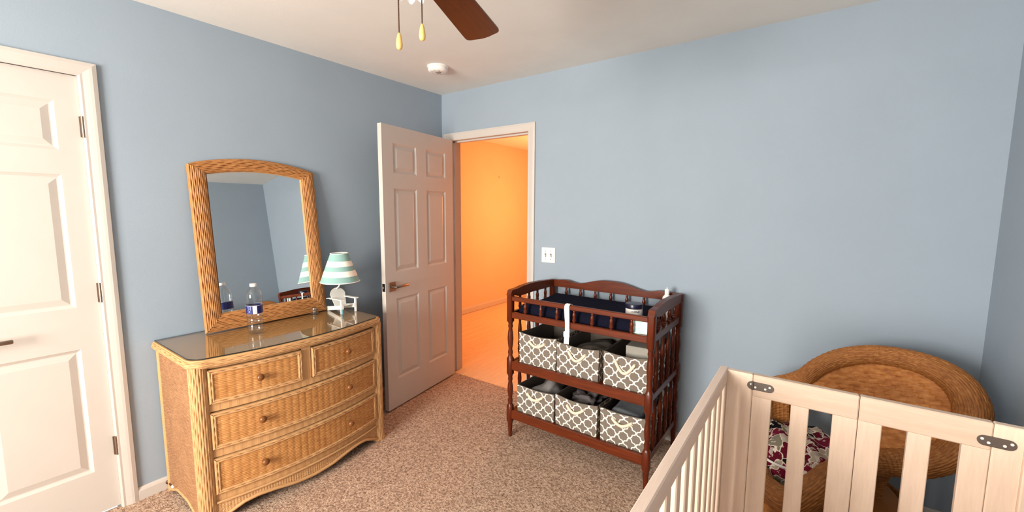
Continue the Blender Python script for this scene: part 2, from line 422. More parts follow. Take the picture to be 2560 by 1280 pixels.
def window():
    o = struct(bx('window_1', (WIN_X[0], -ROOM_L-.10, WIN_Z[0]), (WIN_X[1], -ROOM_L-.02, WIN_Z[0]+.04), 'trim'))
    y0, y1 = -ROOM_L-.09, -ROOM_L-.04
    f = MB().box((WIN_X[0], y0, WIN_Z[0]), (WIN_X[0]+.04, y1, WIN_Z[1])).box((WIN_X[1]-.04, y0, WIN_Z[0]), (WIN_X[1], y1, WIN_Z[1]))
    f.box((WIN_X[0], y0, WIN_Z[1]-.04), (WIN_X[1], y1, WIN_Z[1])); f.out('window_frame', 'trim', o)
    zm = (WIN_Z[0]+WIN_Z[1])/2
    bx('meeting_rail', (WIN_X[0]+.04, y0, zm-.02), (WIN_X[1]-.04, y1, zm+.02), 'trim', o)
    for a, b in ((WIN_Z[0]+.04, zm-.02), (zm+.02, WIN_Z[1]-.04)):
        bx('pane', (WIN_X[0]+.04, -ROOM_L-.068, a), (WIN_X[1]-.04, -ROOM_L-.064, b), 'pane', o)
    bx('window_sill', (WIN_X[0]-.05, -ROOM_L, WIN_Z[0]-.03), (WIN_X[1]+.05, -ROOM_L+.05, WIN_Z[0]), 'trim', o, .005)
window()
# hall
HX1, HY1 = 1.7, 4.6
struct(bx('wall_hall_left', (XH-T, 0, -.1), (XH, HY1, ROOM_H), 'hallwall'))
struct(bx('wall_hall_far', (XH-T, HY1, -.1), (HX1+T, HY1+T, ROOM_H), 'hallwall'))
struct(bx('wall_hall_right', (HX1, T, -.1), (HX1+T, HY1, ROOM_H), 'hallwall'))
struct(bx('wall_hall_near', (XH, T-.03, -.1), (-T, T+.0, ROOM_H), 'hallwall'))
struct(MB().box((-T, T, -.1), (DX0-.075, T+.006, ROOM_H)).box((DX1+.075, T, -.1), (HX1, T+.006, ROOM_H)).box((DX0-.075, T, 2.12), (DX1+.075, T+.006, ROOM_H)).out('wall_hall_side', 'hallwall'))
struct(bx('ceiling_hall', (XH-T, T, ROOM_H), (HX1+T, HY1+T, ROOM_H+.1), 'ceiling'))
def hall_floor():
    fl = struct(bx('floor_hall', (XH-.05, 0, -.1), (HX1+.02, HY1, -.014), 'dark_core'))
    w, L = .125, 1.2
    meshes = None; k = 0
    x = XH
    while x < HX1:
        y = .001-random.choice((.2, .5, .8, 1.0))*L
        while y < HY1:
            a, b = max(y, .001), min(y+L, HY1)
            if b-a > .05:
                bx('plank', (x+.0008, a+.0008, -.014), (min(x+w, HX1)-.0008, b-.0008, -.004), 'plank', fl, .0012)
            y += L
        x += w
hall_floor()
def profile_run(name, axis, a, b, poly, mat='trim'):
    return struct(MB().prism(poly, axis, a, b).out(name, mat))
# baseboards (profile in (depth, z))
def bb(h=.065, d=.013): return [(0, 0), (d, 0), (d, h*.72), (d*.75, h*.86), (d*.35, h), (0, h)]
profile_run('baseboard_left', 1, -2.172, -.0, [(p, z) for p, z in bb()])
profile_run('baseboard_closet', 1, -ROOM_L, CY0-.065, [(p, z) for p, z in bb()])
profile_run('baseboard_back', 0, DX1+.065, ROOM_W, [(-p, z) for p, z in bb()])
profile_run('baseboard_right', 1, -ROOM_L, 0, [(ROOM_W-p, z) for p, z in bb()])
profile_run('baseboard_hall', 1, T, HY1, [(XH+p, z) for p, z in bb(.085, .014)])
# casing: stepped profile round an opening. pts in (across outwards, proud)
CAS = [(0, 0), (0, .009), (.006, .012), (.014, .011), (.022, .013), (.036, .016), (.046, .017), (.054, .015), (.0615, .013), (.0615, 0)]
def casing(name, a0, a1, zt, to3):
    o = None; n = len(CAS); V = []; F = []
    # inner corner path: (a0,0) up (a0,zt) over (a1,zt) down (a1,0); offsets outwards
    for (a, z, da, dz) in ((a0, 0, -1, 0), (a0, zt, -1, 1), (a1, zt, 1, 1), (a1, 0, 1, 0)):
        for off, pr in CAS: V.append(to3(a+da*off, z+dz*off, pr))
    for k in range(3):
        for i in range(n-1): F.append((k*n+i, k*n+i+1, (k+1)*n+i+1, (k+1)*n+i))
    return struct(MB().add(V, F).out(name, 'trim'))
casing('trim_1', DX0, DX1, DZ-.006, lambda a, z, p: (a, -p, z))
casing('trim_2', CY0+.002, CY1-.002, DZ-.008, lambda a, z, p: (p, a, z))
def jambs():
    m = MB(); j = .018
    m.box((DX0-.001, -.001, 0), (DX0+.004, T+.001, DZ)).box((DX1-.004, -.001, 0), (DX1+.001, T+.001, DZ)).box((DX0, -.001, DZ-.004), (DX1, T+.001, DZ+.001))
    # stops
    m.box((DX0+.004, .045, 0), (DX0+.015, .085, DZ-.004)).box((DX1-.015, .045, 0), (DX1-.004, .085, DZ-.004)).box((DX0+.004, .045, DZ-.016), (DX1-.004, .085, DZ-.004))
    struct(m.out('trim_3', 'trim'))
    m = MB(); m.box((-T, CY0, 0), (.001, CY0+.003, DZ)).box((-T, CY1-.003, 0), (.001, CY1, DZ)).box((-T, CY0, DZ-.003), (.001, CY1, DZ))
    m.box((-.07, CY0, 0), (-.052, CY1, DZ))   # stop board closes the gaps
    struct(m.out('trim_4', 'trim'))
    casing('trim_5', DX0, DX1, DZ-.006, lambda a, z, p: (a, T+.006+p, z))
jambs()
# ------------------------------------------------------------------ panelled doors
ROWS = [(.222, .822), (1.016, 1.612), (1.717, 1.926)]
def panel_door(name, w, cols, to3, t=.035, zb=.012, zt=2.043, back=True):
    """local s 0..w from hinge, z; depth d 0 = visible face, t = back"""
    xs = sorted({0, w, *[c for p in cols for c in p]}); zs = sorted({zb, zt, *[c for p in ROWS for c in p]})
    m = MB(); V = []; F = []
    def quad(s0, s1, z0, z1, d):
        b = len(V); V.extend([to3(s0, z0, d), to3(s1, z0, d), to3(s1, z1, d), to3(s0, z1, d)]); F.append((b, b+1, b+2, b+3))
    for i in range(len(xs)-1):
        for k in range(len(zs)-1):
            if (xs[i], xs[i+1]) in cols and (zs[k], zs[k+1]) in ROWS: continue
            quad(xs[i], xs[i+1], zs[k], zs[k+1], 0)
    quad(0, w, zb, zt, t)
    for s in (0, w):
        b = len(V); V.extend([to3(s, zb, 0), to3(s, zt, 0), to3(s, zt, t), to3(s, zb, t)]); F.append((b, b+1, b+2, b+3))
    for z in (zb, zt):
        b = len(V); V.extend([to3(0, z, 0), to3(w, z, 0), to3(w, z, t), to3(0, z, t)]); F.append((b, b+1, b+2, b+3))
    door = struct(mk(name, V, F, 'trim'))
    for s0, s1 in cols:
        for z0, z1 in ROWS:
            V2, F2 = [], []
            rings = [(0, 0), (.004, .003), (.013, .0085), (.017, .0085), (.043, .0015), (.046, .0015)]
            for off, d in rings:
                V2 += [to3(s0+off, z0+off, d), to3(s1-off, z0+off, d), to3(s1-off, z1-off, d), to3(s0+off, z1-off, d)]
            for k in range(len(rings)-1):
                for i in range(4): F2.append((4*k+i, 4*k+(i+1) % 4, 4*k+4+(i+1) % 4, 4*k+4+i))
            F2.append(tuple(4*(len(rings)-1)+i for i in range(4)))
            mk('panel', V2, F2, 'trim', door)
    return door
# closet door: hinge on the right (CY1), s runs to -y, visible face towards +x
cw = CY1-CY0-.007
d1 = panel_door('door_1', cw, [(.079, cw-.079)], lambda s, z, d: (-.008-d, CY1-.0035-s, z))
for z in (.323, 1.075, 1.824):
    m = MB().tube([(.006, CY1-.001, z-.046), (.006, CY1-.001, z+.046)], .0062, 10)
    for k in range(4): m.tube([(.006, CY1-.001, z-.046+k*.0235), (.006, CY1-.001, z-.0445+k*.0235)], .0072, 10)
    m.box((-.003, CY1-.011, z-.045), (.0015, CY1+.004, z+.045)); m.out('hinge', 'metal', d1, True)
def lever(door, to3, s, z, sgn):
    """rosette + lever; s position along the door, lever runs by sgn"""
    m = MB(); 
    V = MB().box((s-.033, z-.033, 0), (s+.033, z+.033, .009), .002)
    V.xf(lambda v: to3(v[0], v[1], -v[2])).out('handle_rosette', 'metal', door)
    m.tube([(s, z, .008), (s, z, .045)], [.011, .009], 12); m.box((min(s-.008*sgn, s+sgn*.125), z-.0085, .040), (max(s-.008*sgn, s+sgn*.125), z+.0085, .051), .003)
    m.xf(lambda v: to3(v[0], v[1], -v[2])).out('lever_handle', 'metal', door, True)
lever(d1, lambda s, z, d: (-.008-d, CY1-.0035-s, z), cw-.06, .917, -1)
# bedroom door, swung open
AN = 1.4256; EX = np.array([math.cos(AN), -math.sin(AN), 0]); EN = np.array([math.sin(AN), math.cos(AN), 0]); HP = np.array([.155, -.036, 0])
def dto3(s, z, d): return tuple(HP+EX*s-EN*d+np.array([0, 0, z]))
d2 = panel_door('door_2', .813, [(.104, .350), (.462, .709)], dto3)
lever(d2, dto3, .753, .917, -1)
m = MB().box((.8125, .917-.028, .005), (.8145, .917+.028, .030)).xf(lambda v: dto3(v[0], v[1], v[2])); lp = m.out('latch_plate', 'black', d2)
MB().box((.814, .917-.009, .011), (.822, .917+.009, .024), .003).xf(lambda v: dto3(v[0], v[1], v[2])).out('latch_bolt', 'metal', d2)
for z in (.25, 1.03, 1.80):
    p = HP-EN*.040+np.array([-.008, -.0, z]); MB().tube([p-np.array([0, 0, .045]), p+np.array([0, 0, .045])], .006, 10).out('hinge', 'metal', d2, True)
# ------------------------------------------------------------------ lamp light in the hallway, round the corner
def hall_light():
    l = bpy.data.lights.new('hall_lamp_light', 'POINT'); l.energy = 86; l.color = (1, .38, .14); l.shadow_soft_size = .10
    o = bpy.data.objects.new('hall_lamp_light', l); o.location = (.10, 2.40, 1.48); COL.objects.link(o)
hall_light()
MB().tube([(XH, 2.44, 1.952), (XH+.014, 2.44, 1.955)], [.003, .004], 8).out('nail', 'bronze')
tag(bpy.data.objects['nail'], 'small nail high on the orange-lit hallway wall', 'nail')
# ------------------------------------------------------------------ light switch
def switch():
    x0, x1, z0, z1 = 1.031, 1.147, 1.076, 1.189
    t = thing('light_switch', 'white double toggle switch plate on blue wall right of the doorway', 'switch', ((x0+x1)/2, 0, z0))
    MB().box((x0, -.006, z0), (x1, 0, z1), .003).out('cover_plate', 'white', t)
    zc = (z0+z1)/2
    for xc in (x0+.035, x1-.035):
        bx('toggle_slot', (xc-.006, -.0068, zc-.0125), (xc+.006, -.005, zc+.0125), 'grey_soft', t)
        MB().box((xc-.0045, -.0, -.004), (xc+.0045, .016, .004), .001).xf(lambda v: (v[0], -.005-v[1]*.9, zc-.003+v[2]-v[1]*.35)).out('toggle', 'white', t)
        for dz in (-.03, .03): MB().tube([(xc, -.0055, zc+dz), (xc, -.0072, zc+dz)], .0032, 10).out('screw', 'metal', t)
switch()
# ------------------------------------------------------------------ smoke detector
def smoke():
    c = (.503, -.533, ROOM_H)
    t = thing('smoke_detector', 'round white smoke detector on the ceiling near the corner', 'detector', c)
    MB().lathe([(.0, 0), (.072, 0), (.072, -.008), (.068, -.011)], c, 40).out('mounting_plate', 'white', t, True)
    MB().lathe([(.066, -.010), (.067, -.026), (.060, -.036), (.045, -.040), (.0, -.041)], c, 40, cap=False).out('housing', 'white', t, True)
    MB().lathe([(.020, -.040), (.020, -.043), (.017, -.045), (.0, -.045)], (c[0]+.012, c[1]-.01, c[2]), 20, cap=False).out('test_button', 'carton', t, True)
    for a in np.linspace(0, 2*PI, 10, endpoint=False):
        q = np.array([math.cos(a), math.sin(a), 0]); p = np.array(c)
        MB().tube([p+q*.034+np.array([0, 0, -.0405]), p+q*.054+np.array([0, 0, -.0375])], .0018, 6).out('vent_slot', 'carton', t)
smoke()
# ------------------------------------------------------------------ ceiling fan
def fan():
    H = np.array([1.79, -1.92, 0.]); zb = 2.15
    t = thing('ceiling_fan', 'ceiling fan with dark walnut blades, white light shades and two pull chains', 'fan', (H[0], H[1], ROOM_H))
    MB().lathe([(0, ROOM_H), (.07, ROOM_H), (.068, ROOM_H-.03), (.045, ROOM_H-.055), (.014, ROOM_H-.06), (.013, ROOM_H-.12), (.05, ROOM_H-.13), (.11, ROOM_H-.15),
                (.125, ROOM_H-.20), (.12, zb+.02), (.08, zb-.005), (.05, zb-.01), (.0, zb-.012)], (H[0], H[1], 0), 32).out('motor_housing', 'white', t, True)
    MB().lathe([(0, zb-.010), (.052, zb-.010), (.056, zb-.04), (.05, zb-.06), (.03, zb-.072), (0, zb-.075)], (H[0], H[1], 0), 28).out('switch_housing', 'white', t, True)
    tip = np.array([1.566, -1.323]); a0 = math.atan2(tip[1]-H[1], tip[0]-H[0])
    # blade outline local: x outwards, y across
    def outline():
        pts = [(.20, -.050), (.30, -.056), (.58, -.068)]
        for k in range(5): a = -PI/2+k*PI/8; pts.append((.615+.025*math.cos(a), -.044+.025*math.sin(a)) )
        pts += [(.648, -.02), (.651, 0), (.648, .02)]
        for k in range(5): a = k*PI/8; pts.append((.615+.025*math.cos(a), .044+.025*math.sin(a)))
        pts += [(.58, .068), (.30, .056), (.20, .050), (.19, .03), (.188, 0), (.19, -.03)]
        return pts
    ol = outline(); first = None
    for k in range(4):
        a = a0+k*2*PI/4; ca, sa = math.cos(a), math.sin(a); pt = math.radians(-9)
        def tr(v):
            y, z = v[1]*math.cos(pt)-v[2]*math.sin(pt), v[1]*math.sin(pt)+v[2]*math.cos(pt)
            return (H[0]+v[0]*ca-y*sa, H[1]+v[0]*sa+y*ca, zb+z)
        b = MB().prism(ol, 2, -.003, .003).xf(tr)
        # object space turned so the grain follows the blade
        o = b.out('blade', 'blade', t)
        me = o.data; R = Matrix.Rotation(-a, 4, 'Z'); me.transform(R); o.rotation_euler = (0, 0, a)
        MB().box((.07, -.012, -.004), (.24, .012, .003), .002).box((.20, -.03, .003), (.26, .03, .006), .002).xf(tr).out('blade_iron', 'bronze', t)
    for k in range(3):
        a = CAM_YAW+PI/2-.02+k*2*PI/3; q = np.array([math.cos(a), math.sin(a), 0])
        s0 = H+q*.045+np.array([0, 0, zb-.030]); s1 = H+q*.078+np.array([0, 0, zb-.019])
        MB().tube([s0, s1], .010, 10).out('lamp_arm', 'white', t, True)
        V = []; n = 48; rows = 10; d = np.array([q[0]*.05, q[1]*.05, -.99]); d /= np.linalg.norm(d); e1 = np.array([-q[1], q[0], 0]); e2 = np.cross(d, e1)
        for j in range(rows+1):
            f = j/rows; r = .018+.022*math.sin(f*PI*.55)+.008*f**4
            for i in range(n):
                th = 2*PI*i/n; rr = r+.005*f**5*math.cos(9*th); hh = .082*f+.005*f**6*math.cos(9*th)
                V.append(s1+d*hh+rr*(math.cos(th)*e1+math.sin(th)*e2))
        F = [(j*n+i, j*n+(i+1) % n, (j+1)*n+(i+1) % n, (j+1)*n+i) for j in range(rows) for i in range(n)]
        MB().add(V, F).out('glass_shade', 'shade_glass', t, True)
    rv = np.array([math.cos(CAM_YAW), math.sin(CAM_YAW), 0])
    for off, zk, lab in ((-.0085, 1.876, 'longer'), (.051, 1.898, 'shorter')):
        p = H+rv*off+np.array([.0, .0, 0])
        chain = MB().tube([p+np.array([0, 0, zb-.06]), p+np.array([0, 0, zk+.04])], .0016, 6).out('pull_chain', 'chain', t)
        cb = MB()
        for k in range(34): cb.lathe([(0, -.0022), (.0022, 0), (0, .0022)], (p[0], p[1], zk+.042+k*.0052), 6, cap=False)
        tag(cb.out('chain_bead', 'chain', chain, True), kind='stuff')
        MB().lathe([(.0035, 0), (.0068, .003), (.0085, .010), (.0082, .017), (.0065, .028), (.0042, .037), (.0022, .041), (0, .042)], (p[0], p[1], zk), 20).out('pull_knob', 'pale_wood', chain, True)
fan()
# ------------------------------------------------------------------ wicker dresser
YC = -1.56
def bow(y): return .075*np.maximum(0, 1-((y-YC)/.475)**2)
X0 = .500
def front(y0, y1, z0, z1, dx=0.):
    def S(U, V):
        y = y0+U*(y1-y0)
        z = (z0(y) if callable(z0) else z0); zt = (z1(y) if callable(z1) else z1)
        return np.stack([X0+dx+bow(y), y, z+V*(zt-z)], -1)
    return S
def apron_z(y):
    t = np.abs(y-YC); return np.interp(t, [0, .10, .2, .28, .34, .40, .445, .52], [.036, .042, .060, .066, .058, .030, .008, .0])
GZ = .803
def dresser():
    t = thing('dresser', 'honey-coloured wicker dresser with bowed front and four drawers', 'dresser', (.27, YC, 0))
    ya, yb = -2.05, -1.07
    core = MB()
    poly = [(.02, ya+.012), (.45, ya+.012)]+[(X0-.028+float(bow(y)), y) for y in np.linspace(-2.0, -1.12, 14)]+[(.45, yb-.012), (.02, yb-.012)]
    core.prism(poly, 2, .10, .762).out('carcass', 'dark_core', t)
    # side panels
    def sb(x): return np.interp(x, [.02, .07, .15, .30, .40, .5], [.0, .01, .045, .05, .02, .0])
    for y, fl in ((ya, False), (yb, True)):
        def S(U, V, y=y):
            x = .035+U*.42; z0 = sb(x); return np.stack([x, y+0*x, z0+V*(.765-z0)], -1)
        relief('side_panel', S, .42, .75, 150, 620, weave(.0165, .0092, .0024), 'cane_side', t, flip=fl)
        MB().tube([(x, y, float(sb(x))+.004) for x in np.linspace(.03, .46, 24)], .007, 8).out('side_edge_trim', 'cane_pale', t, True)
    # rear posts and front posts
    for y in (ya+.004, yb-.004): 
        MB().tube([(.03, y, 0), (.03, y, .765)], .013, 10).out('rear_post', 'cane_pale', t, True)
    for y in (-2.027, -1.093):
        def S(U, V, y=y):
            a = -PI*.75+V*PI*1.5; r = .034+.006*np.exp(-((U*.765)/.03)**2)
            return np.stack([.484+r*np.cos(a), y+r*np.sin(a), U*.765], -1)
        relief('front_post', S, .765, .16, 190, 150, strands(.0094, .085, .0030, 2.1), 'cane_pale', t, flip=True)
    # face rails (raffia wrapped), drawer divider
    yl, yr = -2.0, -1.12
    for z0, z1 in ((.543, .577), (.322, .358), (.105, .139), (.746, .765)):
        relief('face_rail', front(yl, yr, z0, z1, -.006), .88, z1-z0, 150, 6, lambda s, q: .0006*np.sin(s*900), 'raffia', t)
    relief('face_rail', front(-1.602, -1.555, .577, .747, -.006), .05, .17, 14, 6, lambda s, q: .0006*np.sin(s*900), 'raffia', t)
    # drawers
    def drawer(y0, y1, z0, z1, knobs):
        e = .006; y0 += e*.8; y1 -= e*.8; z0 += e*.7; z1 -= e*.7; b = .019
        m = MB(); V = []; F = []; ys = np.linspace(y0, y1, 18)
        for y in ys:
            for z in (z0, z1):
                V += [(X0-.026+float(bow(y)), y, z), (X0+.0005+float(bow(y)), y, z)]
        for k in range(len(ys)-1):
            a = 4*k; F += [(a, a+4, a+5, a+1), (a+2, a+3, a+7, a+6), (a+1, a+5, a+7, a+3), (a, a+2, a+6, a+4)]
        F += [(0, 1, 3, 2), tuple(4*(len(ys)-1)+i for i in (0, 2, 3, 1))]
        d = m.add(V, F).out('drawer', 'cane_pale', t)
        Lp = y1-y0-2*b; nu = int(Lp/.0042)
        relief('woven_panel', front(y0+b, y1-b, z0+b, z1-b, .002), Lp, z1-z0-2*b, nu, int((z1-z0-2*b)/.0010), weave(.0335, .0082, .0028), 'cane', d, uvo=(y0*3, z0*5))
        st = strands(.0095, .045, .0042)
        L = y1-y0
        def top(zz0, zz1, flip): 
            def S(U, V):
                a = y0+b*V if not flip else y0+b*(1-V); c = y1-b*V if not flip else y1-b*(1-V)
                y = a+U*(c-a); return np.stack([X0+.002+bow(y)+.005*np.sin(PI*V), y, zz0+V*(zz1-zz0)], -1)
            return S
        relief('border_strand', top(z0, z0+b, False), L, b, int(L/.004), 26, st, 'cane_pale', d)
        relief('border_strand', top(z1-b, z1, True), L, b, int(L/.004), 26, st, 'cane_pale', d)
        def side(yo, yi, fl):
            def S(U, V):
                a = z0+b*V; c = z1-b*V; z = a+U*(c-a); y = yo+V*(yi-yo)
                return np.stack([X0+.002+bow(y)+.005*np.sin(PI*V), y, z], -1)
            return S
        relief('border_strand', side(y0, y0+b, 0), z1-z0, b, int((z1-z0)/.004), 26, st, 'cane_pale', d, flip=True)
        relief('border_strand', side(y1, y1-b, 1), z1-z0, b, int((z1-z0)/.004), 26, st, 'cane_pale', d)
        for ky in knobs:
            MB().lathe([(.008, 0), (.008, .012), (.0135, .017), (.0172, .025), (.016, .033), (.010, .0385), (0, .040)], (X0+float(bow(ky)), ky, (z0+z1)/2+.004), 20, axis=0).out('knob', 'knob', d, True)
    drawer(-2.004, -1.601, .577, .745, [-1.808])
    drawer(-1.556, -1.122, .577, .745, [-1.343])
    drawer(-2.004, -1.118, .359, .541, [-1.808, -1.343])
    drawer(-2.004, -1.118, .140, .322, [-1.808, -1.343])
    # apron
    relief('apron', front(-2.0, -1.115, apron_z, .106, -.004), .89, .09, 420, 80, weave(.0125, .0075, .0030), 'cane_pale', t)
    MB().tube([(X0+.002+float(bow(y)), y, float(apron_z(y))+.005) for y in np.linspace(-2.02, -1.095, 60)], .0085, 8).out('apron_edge_trim', 'cane_pale', t, True)
    MB().tube([(X0+.002+float(bow(y)), y, .103) for y in np.linspace(-2.0, -1.115, 40)], .006, 8).out('apron_edge_trim', 'cane_pale', t, True)
    # top: slab outline with rounded front corners
    def outline(inset=0., n=40):
        y0, y1, xb = -2.068+inset, -1.052-inset, .008+inset*.5
        r = .075; pts = [(xb, y0)]
        xf = lambda y: X0+.020-inset+float(bow(y))*.95
        for k in range(9):
            a = PI/2*k/8; pts.append((xf(y0+r)-r+r*math.sin(a), y0+r-r*math.cos(a)))
        for y in np.linspace(y0+r, y1-r, n)[1:-1]: pts.append((xf(y), y))
        for k in range(9):
            a = PI/2*k/8; pts.append((xf(y1-r)-r+r*math.cos(a), y1-r+r*math.sin(a)))
        return pts+[(xb, y1)]
    top = MB().prism(outline(.006), 2, .764, .796).out('top', 'cane_top', t)
    ol = np.array(outline()); seg = np.r_[0, np.cumsum(np.linalg.norm(np.diff(ol, axis=0), axis=1))]; Lt = seg[-1]
    def S(U, V):
        s = np.clip(U, 0, 1)*Lt; x = np.interp(s, seg, ol[:, 0]); y = np.interp(s, seg, ol[:, 1])
        tx = np.interp(s+.004, seg, ol[:, 0])-np.interp(s-.004, seg, ol[:, 0]); ty = np.interp(s+.004, seg, ol[:, 1])-np.interp(s-.004, seg, ol[:, 1])
        l = np.sqrt(tx*tx+ty*ty)+1e-9; nx, ny = ty/l, -tx/l; a = PI*(V*1.0-.5)
        return np.stack([x-nx*.012+nx*.012*np.cos(a), y-ny*.012+ny*.012*np.cos(a), .7755+.0165*np.sin(a)], -1)
    relief('edge_braid', S, Lt, .06, 420, 64, strands(.0100, .070, .0034, 2.2), 'cane_pale', t)
    gp = outline(.012)
    g = MB().prism(gp, 2, .7975, GZ).out('glass_sheet', 'glass')
    MB().tube([(x, y, .8002) for x, y in gp], .0026, 6, closed=True).out('glass_edge', 'glass_edge', g, True)
    tag(g, 'clear glass sheet covering the wicker dresser top', 'glass top')
dresser()
# ------------------------------------------------------------------ mirror leaning on the wall
def mirror():
    yc, w, h, pk = -1.527, .672, .893, .048
    t = thing('mirror', 'arched mirror in amber wicker frame leaning on the wall above the dresser', 'mirror', (.06, yc, GZ))
    th = math.radians(5.6)
    def to3(a, b, d):   # a across (y), b up, d proud of the frame's back
        return np.stack([.094+(d)*math.cos(th)-b*math.sin(th)+.0*a, yc+a, GZ+.003+b*math.cos(th)+d*math.sin(th)], -1)
    def arch(a, base, rise, hw): return base+rise*(1-(a/hw)**2)
    fw, fb = .076, .088
    ho, hi = w/2, w/2-fw
    zo = lambda a: arch(a, h, pk, ho)          # outer top
    zi = lambda a: arch(a, h-.062, pk, ho)+.0     # inner top
    d0, bulge = .013, .014
    st = strands(.0084, .078, .0040)
    def lerp_patch(po, pi):
        def S(U, V):
            ao, bo = po(U); ai, bi = pi(U)
            return to3(ao+(ai-ao)*V, bo+(bi-bo)*V, d0+bulge*np.sin(PI*np.clip(V, 0, 1))**.7)
        return S
    relief('frame_side', lerp_patch(lambda U: (-ho+0*U, U*h), lambda U: (-hi+0*U, fb+U*(zi(hi)-fb))), h, fw, 240, 110, st, 'mirror_cane', t, flip=True)
    relief('frame_side', lerp_patch(lambda U: (ho+0*U, U*h), lambda U: (hi+0*U, fb+U*(zi(hi)-fb))), h, fw, 240, 110, st, 'mirror_cane', t, flip=False)
    relief('frame_bottom', lerp_patch(lambda U: (-ho+U*2*ho, 0*U), lambda U: (-hi+U*2*hi, fb+0*U)), w, fb, 190, 120, st, 'mirror_cane', t, flip=False)
    relief('frame_top', lerp_patch(lambda U: (-ho+U*2*ho, zo(-ho+U*2*ho)), lambda U: (-hi+U*2*hi, zi(-hi+U*2*hi))), w, .062, 190, 90, st, 'mirror_cane', t, flip=True)
    # backing and glass
    ap = [(-ho+.004, .004), (ho-.004, .004)]+[(a, float(zo(a))-.004) for a in np.linspace(ho-.004, -ho+.004, 20)]
    V, F = [], []
    for d in (0, .003):
        for a, b in ap: V.append(to3(np.float64(a), np.float64(b), d))
    n = len(ap); F = [tuple(range(n)), tuple(range(2*n-1, n-1, -1))]+[(i, i+n, (i+1) % n+n, (i+1) % n) for i in range(n)]
    MB().add(V, F).out('backing_board', 'dark_core', t)
    ed = [to3(np.float64(a), np.float64(b), .0075) for a, b in ap]
    MB().tube(ed, .009, 8, closed=True).out('frame_edge', 'mirror_cane', t, True)
    ai = [(-hi-.004, fb-.004), (hi+.004, fb-.004)]+[(a, float(zi(a))+.004) for a in np.linspace(hi+.004, -hi-.004, 20)]
    V = [to3(np.float64(a), np.float64(b), .0045) for a, b in ai]
    MB().add(V, [tuple(range(len(ai)))]).out('mirror_glass', 'mirror', t)
    e_ = .0045; pin = [(-hi+e_, fb+e_), (hi-e_, fb+e_)]+[(a, float(zi(a))-e_) for a in np.linspace(hi-e_, -hi+e_, 20)]; V = []; F = []; n = len(pin)
    for d in (.004, .0165):
        for a, b in pin: V.append(to3(np.float64(a), np.float64(b), d))
    F = [(i, (i+1) % n, n+(i+1) % n, n+i) for i in range(n)]
    lip = MB().add(V, F).out('inner_lip', 'cane_pale', t)
    MB().tube([to3(np.float64(a), np.float64(b), .0055) for a, b in pin], .0035, 6, closed=True).out('inner_bead', 'cane_pale', lip, True)
mirror()
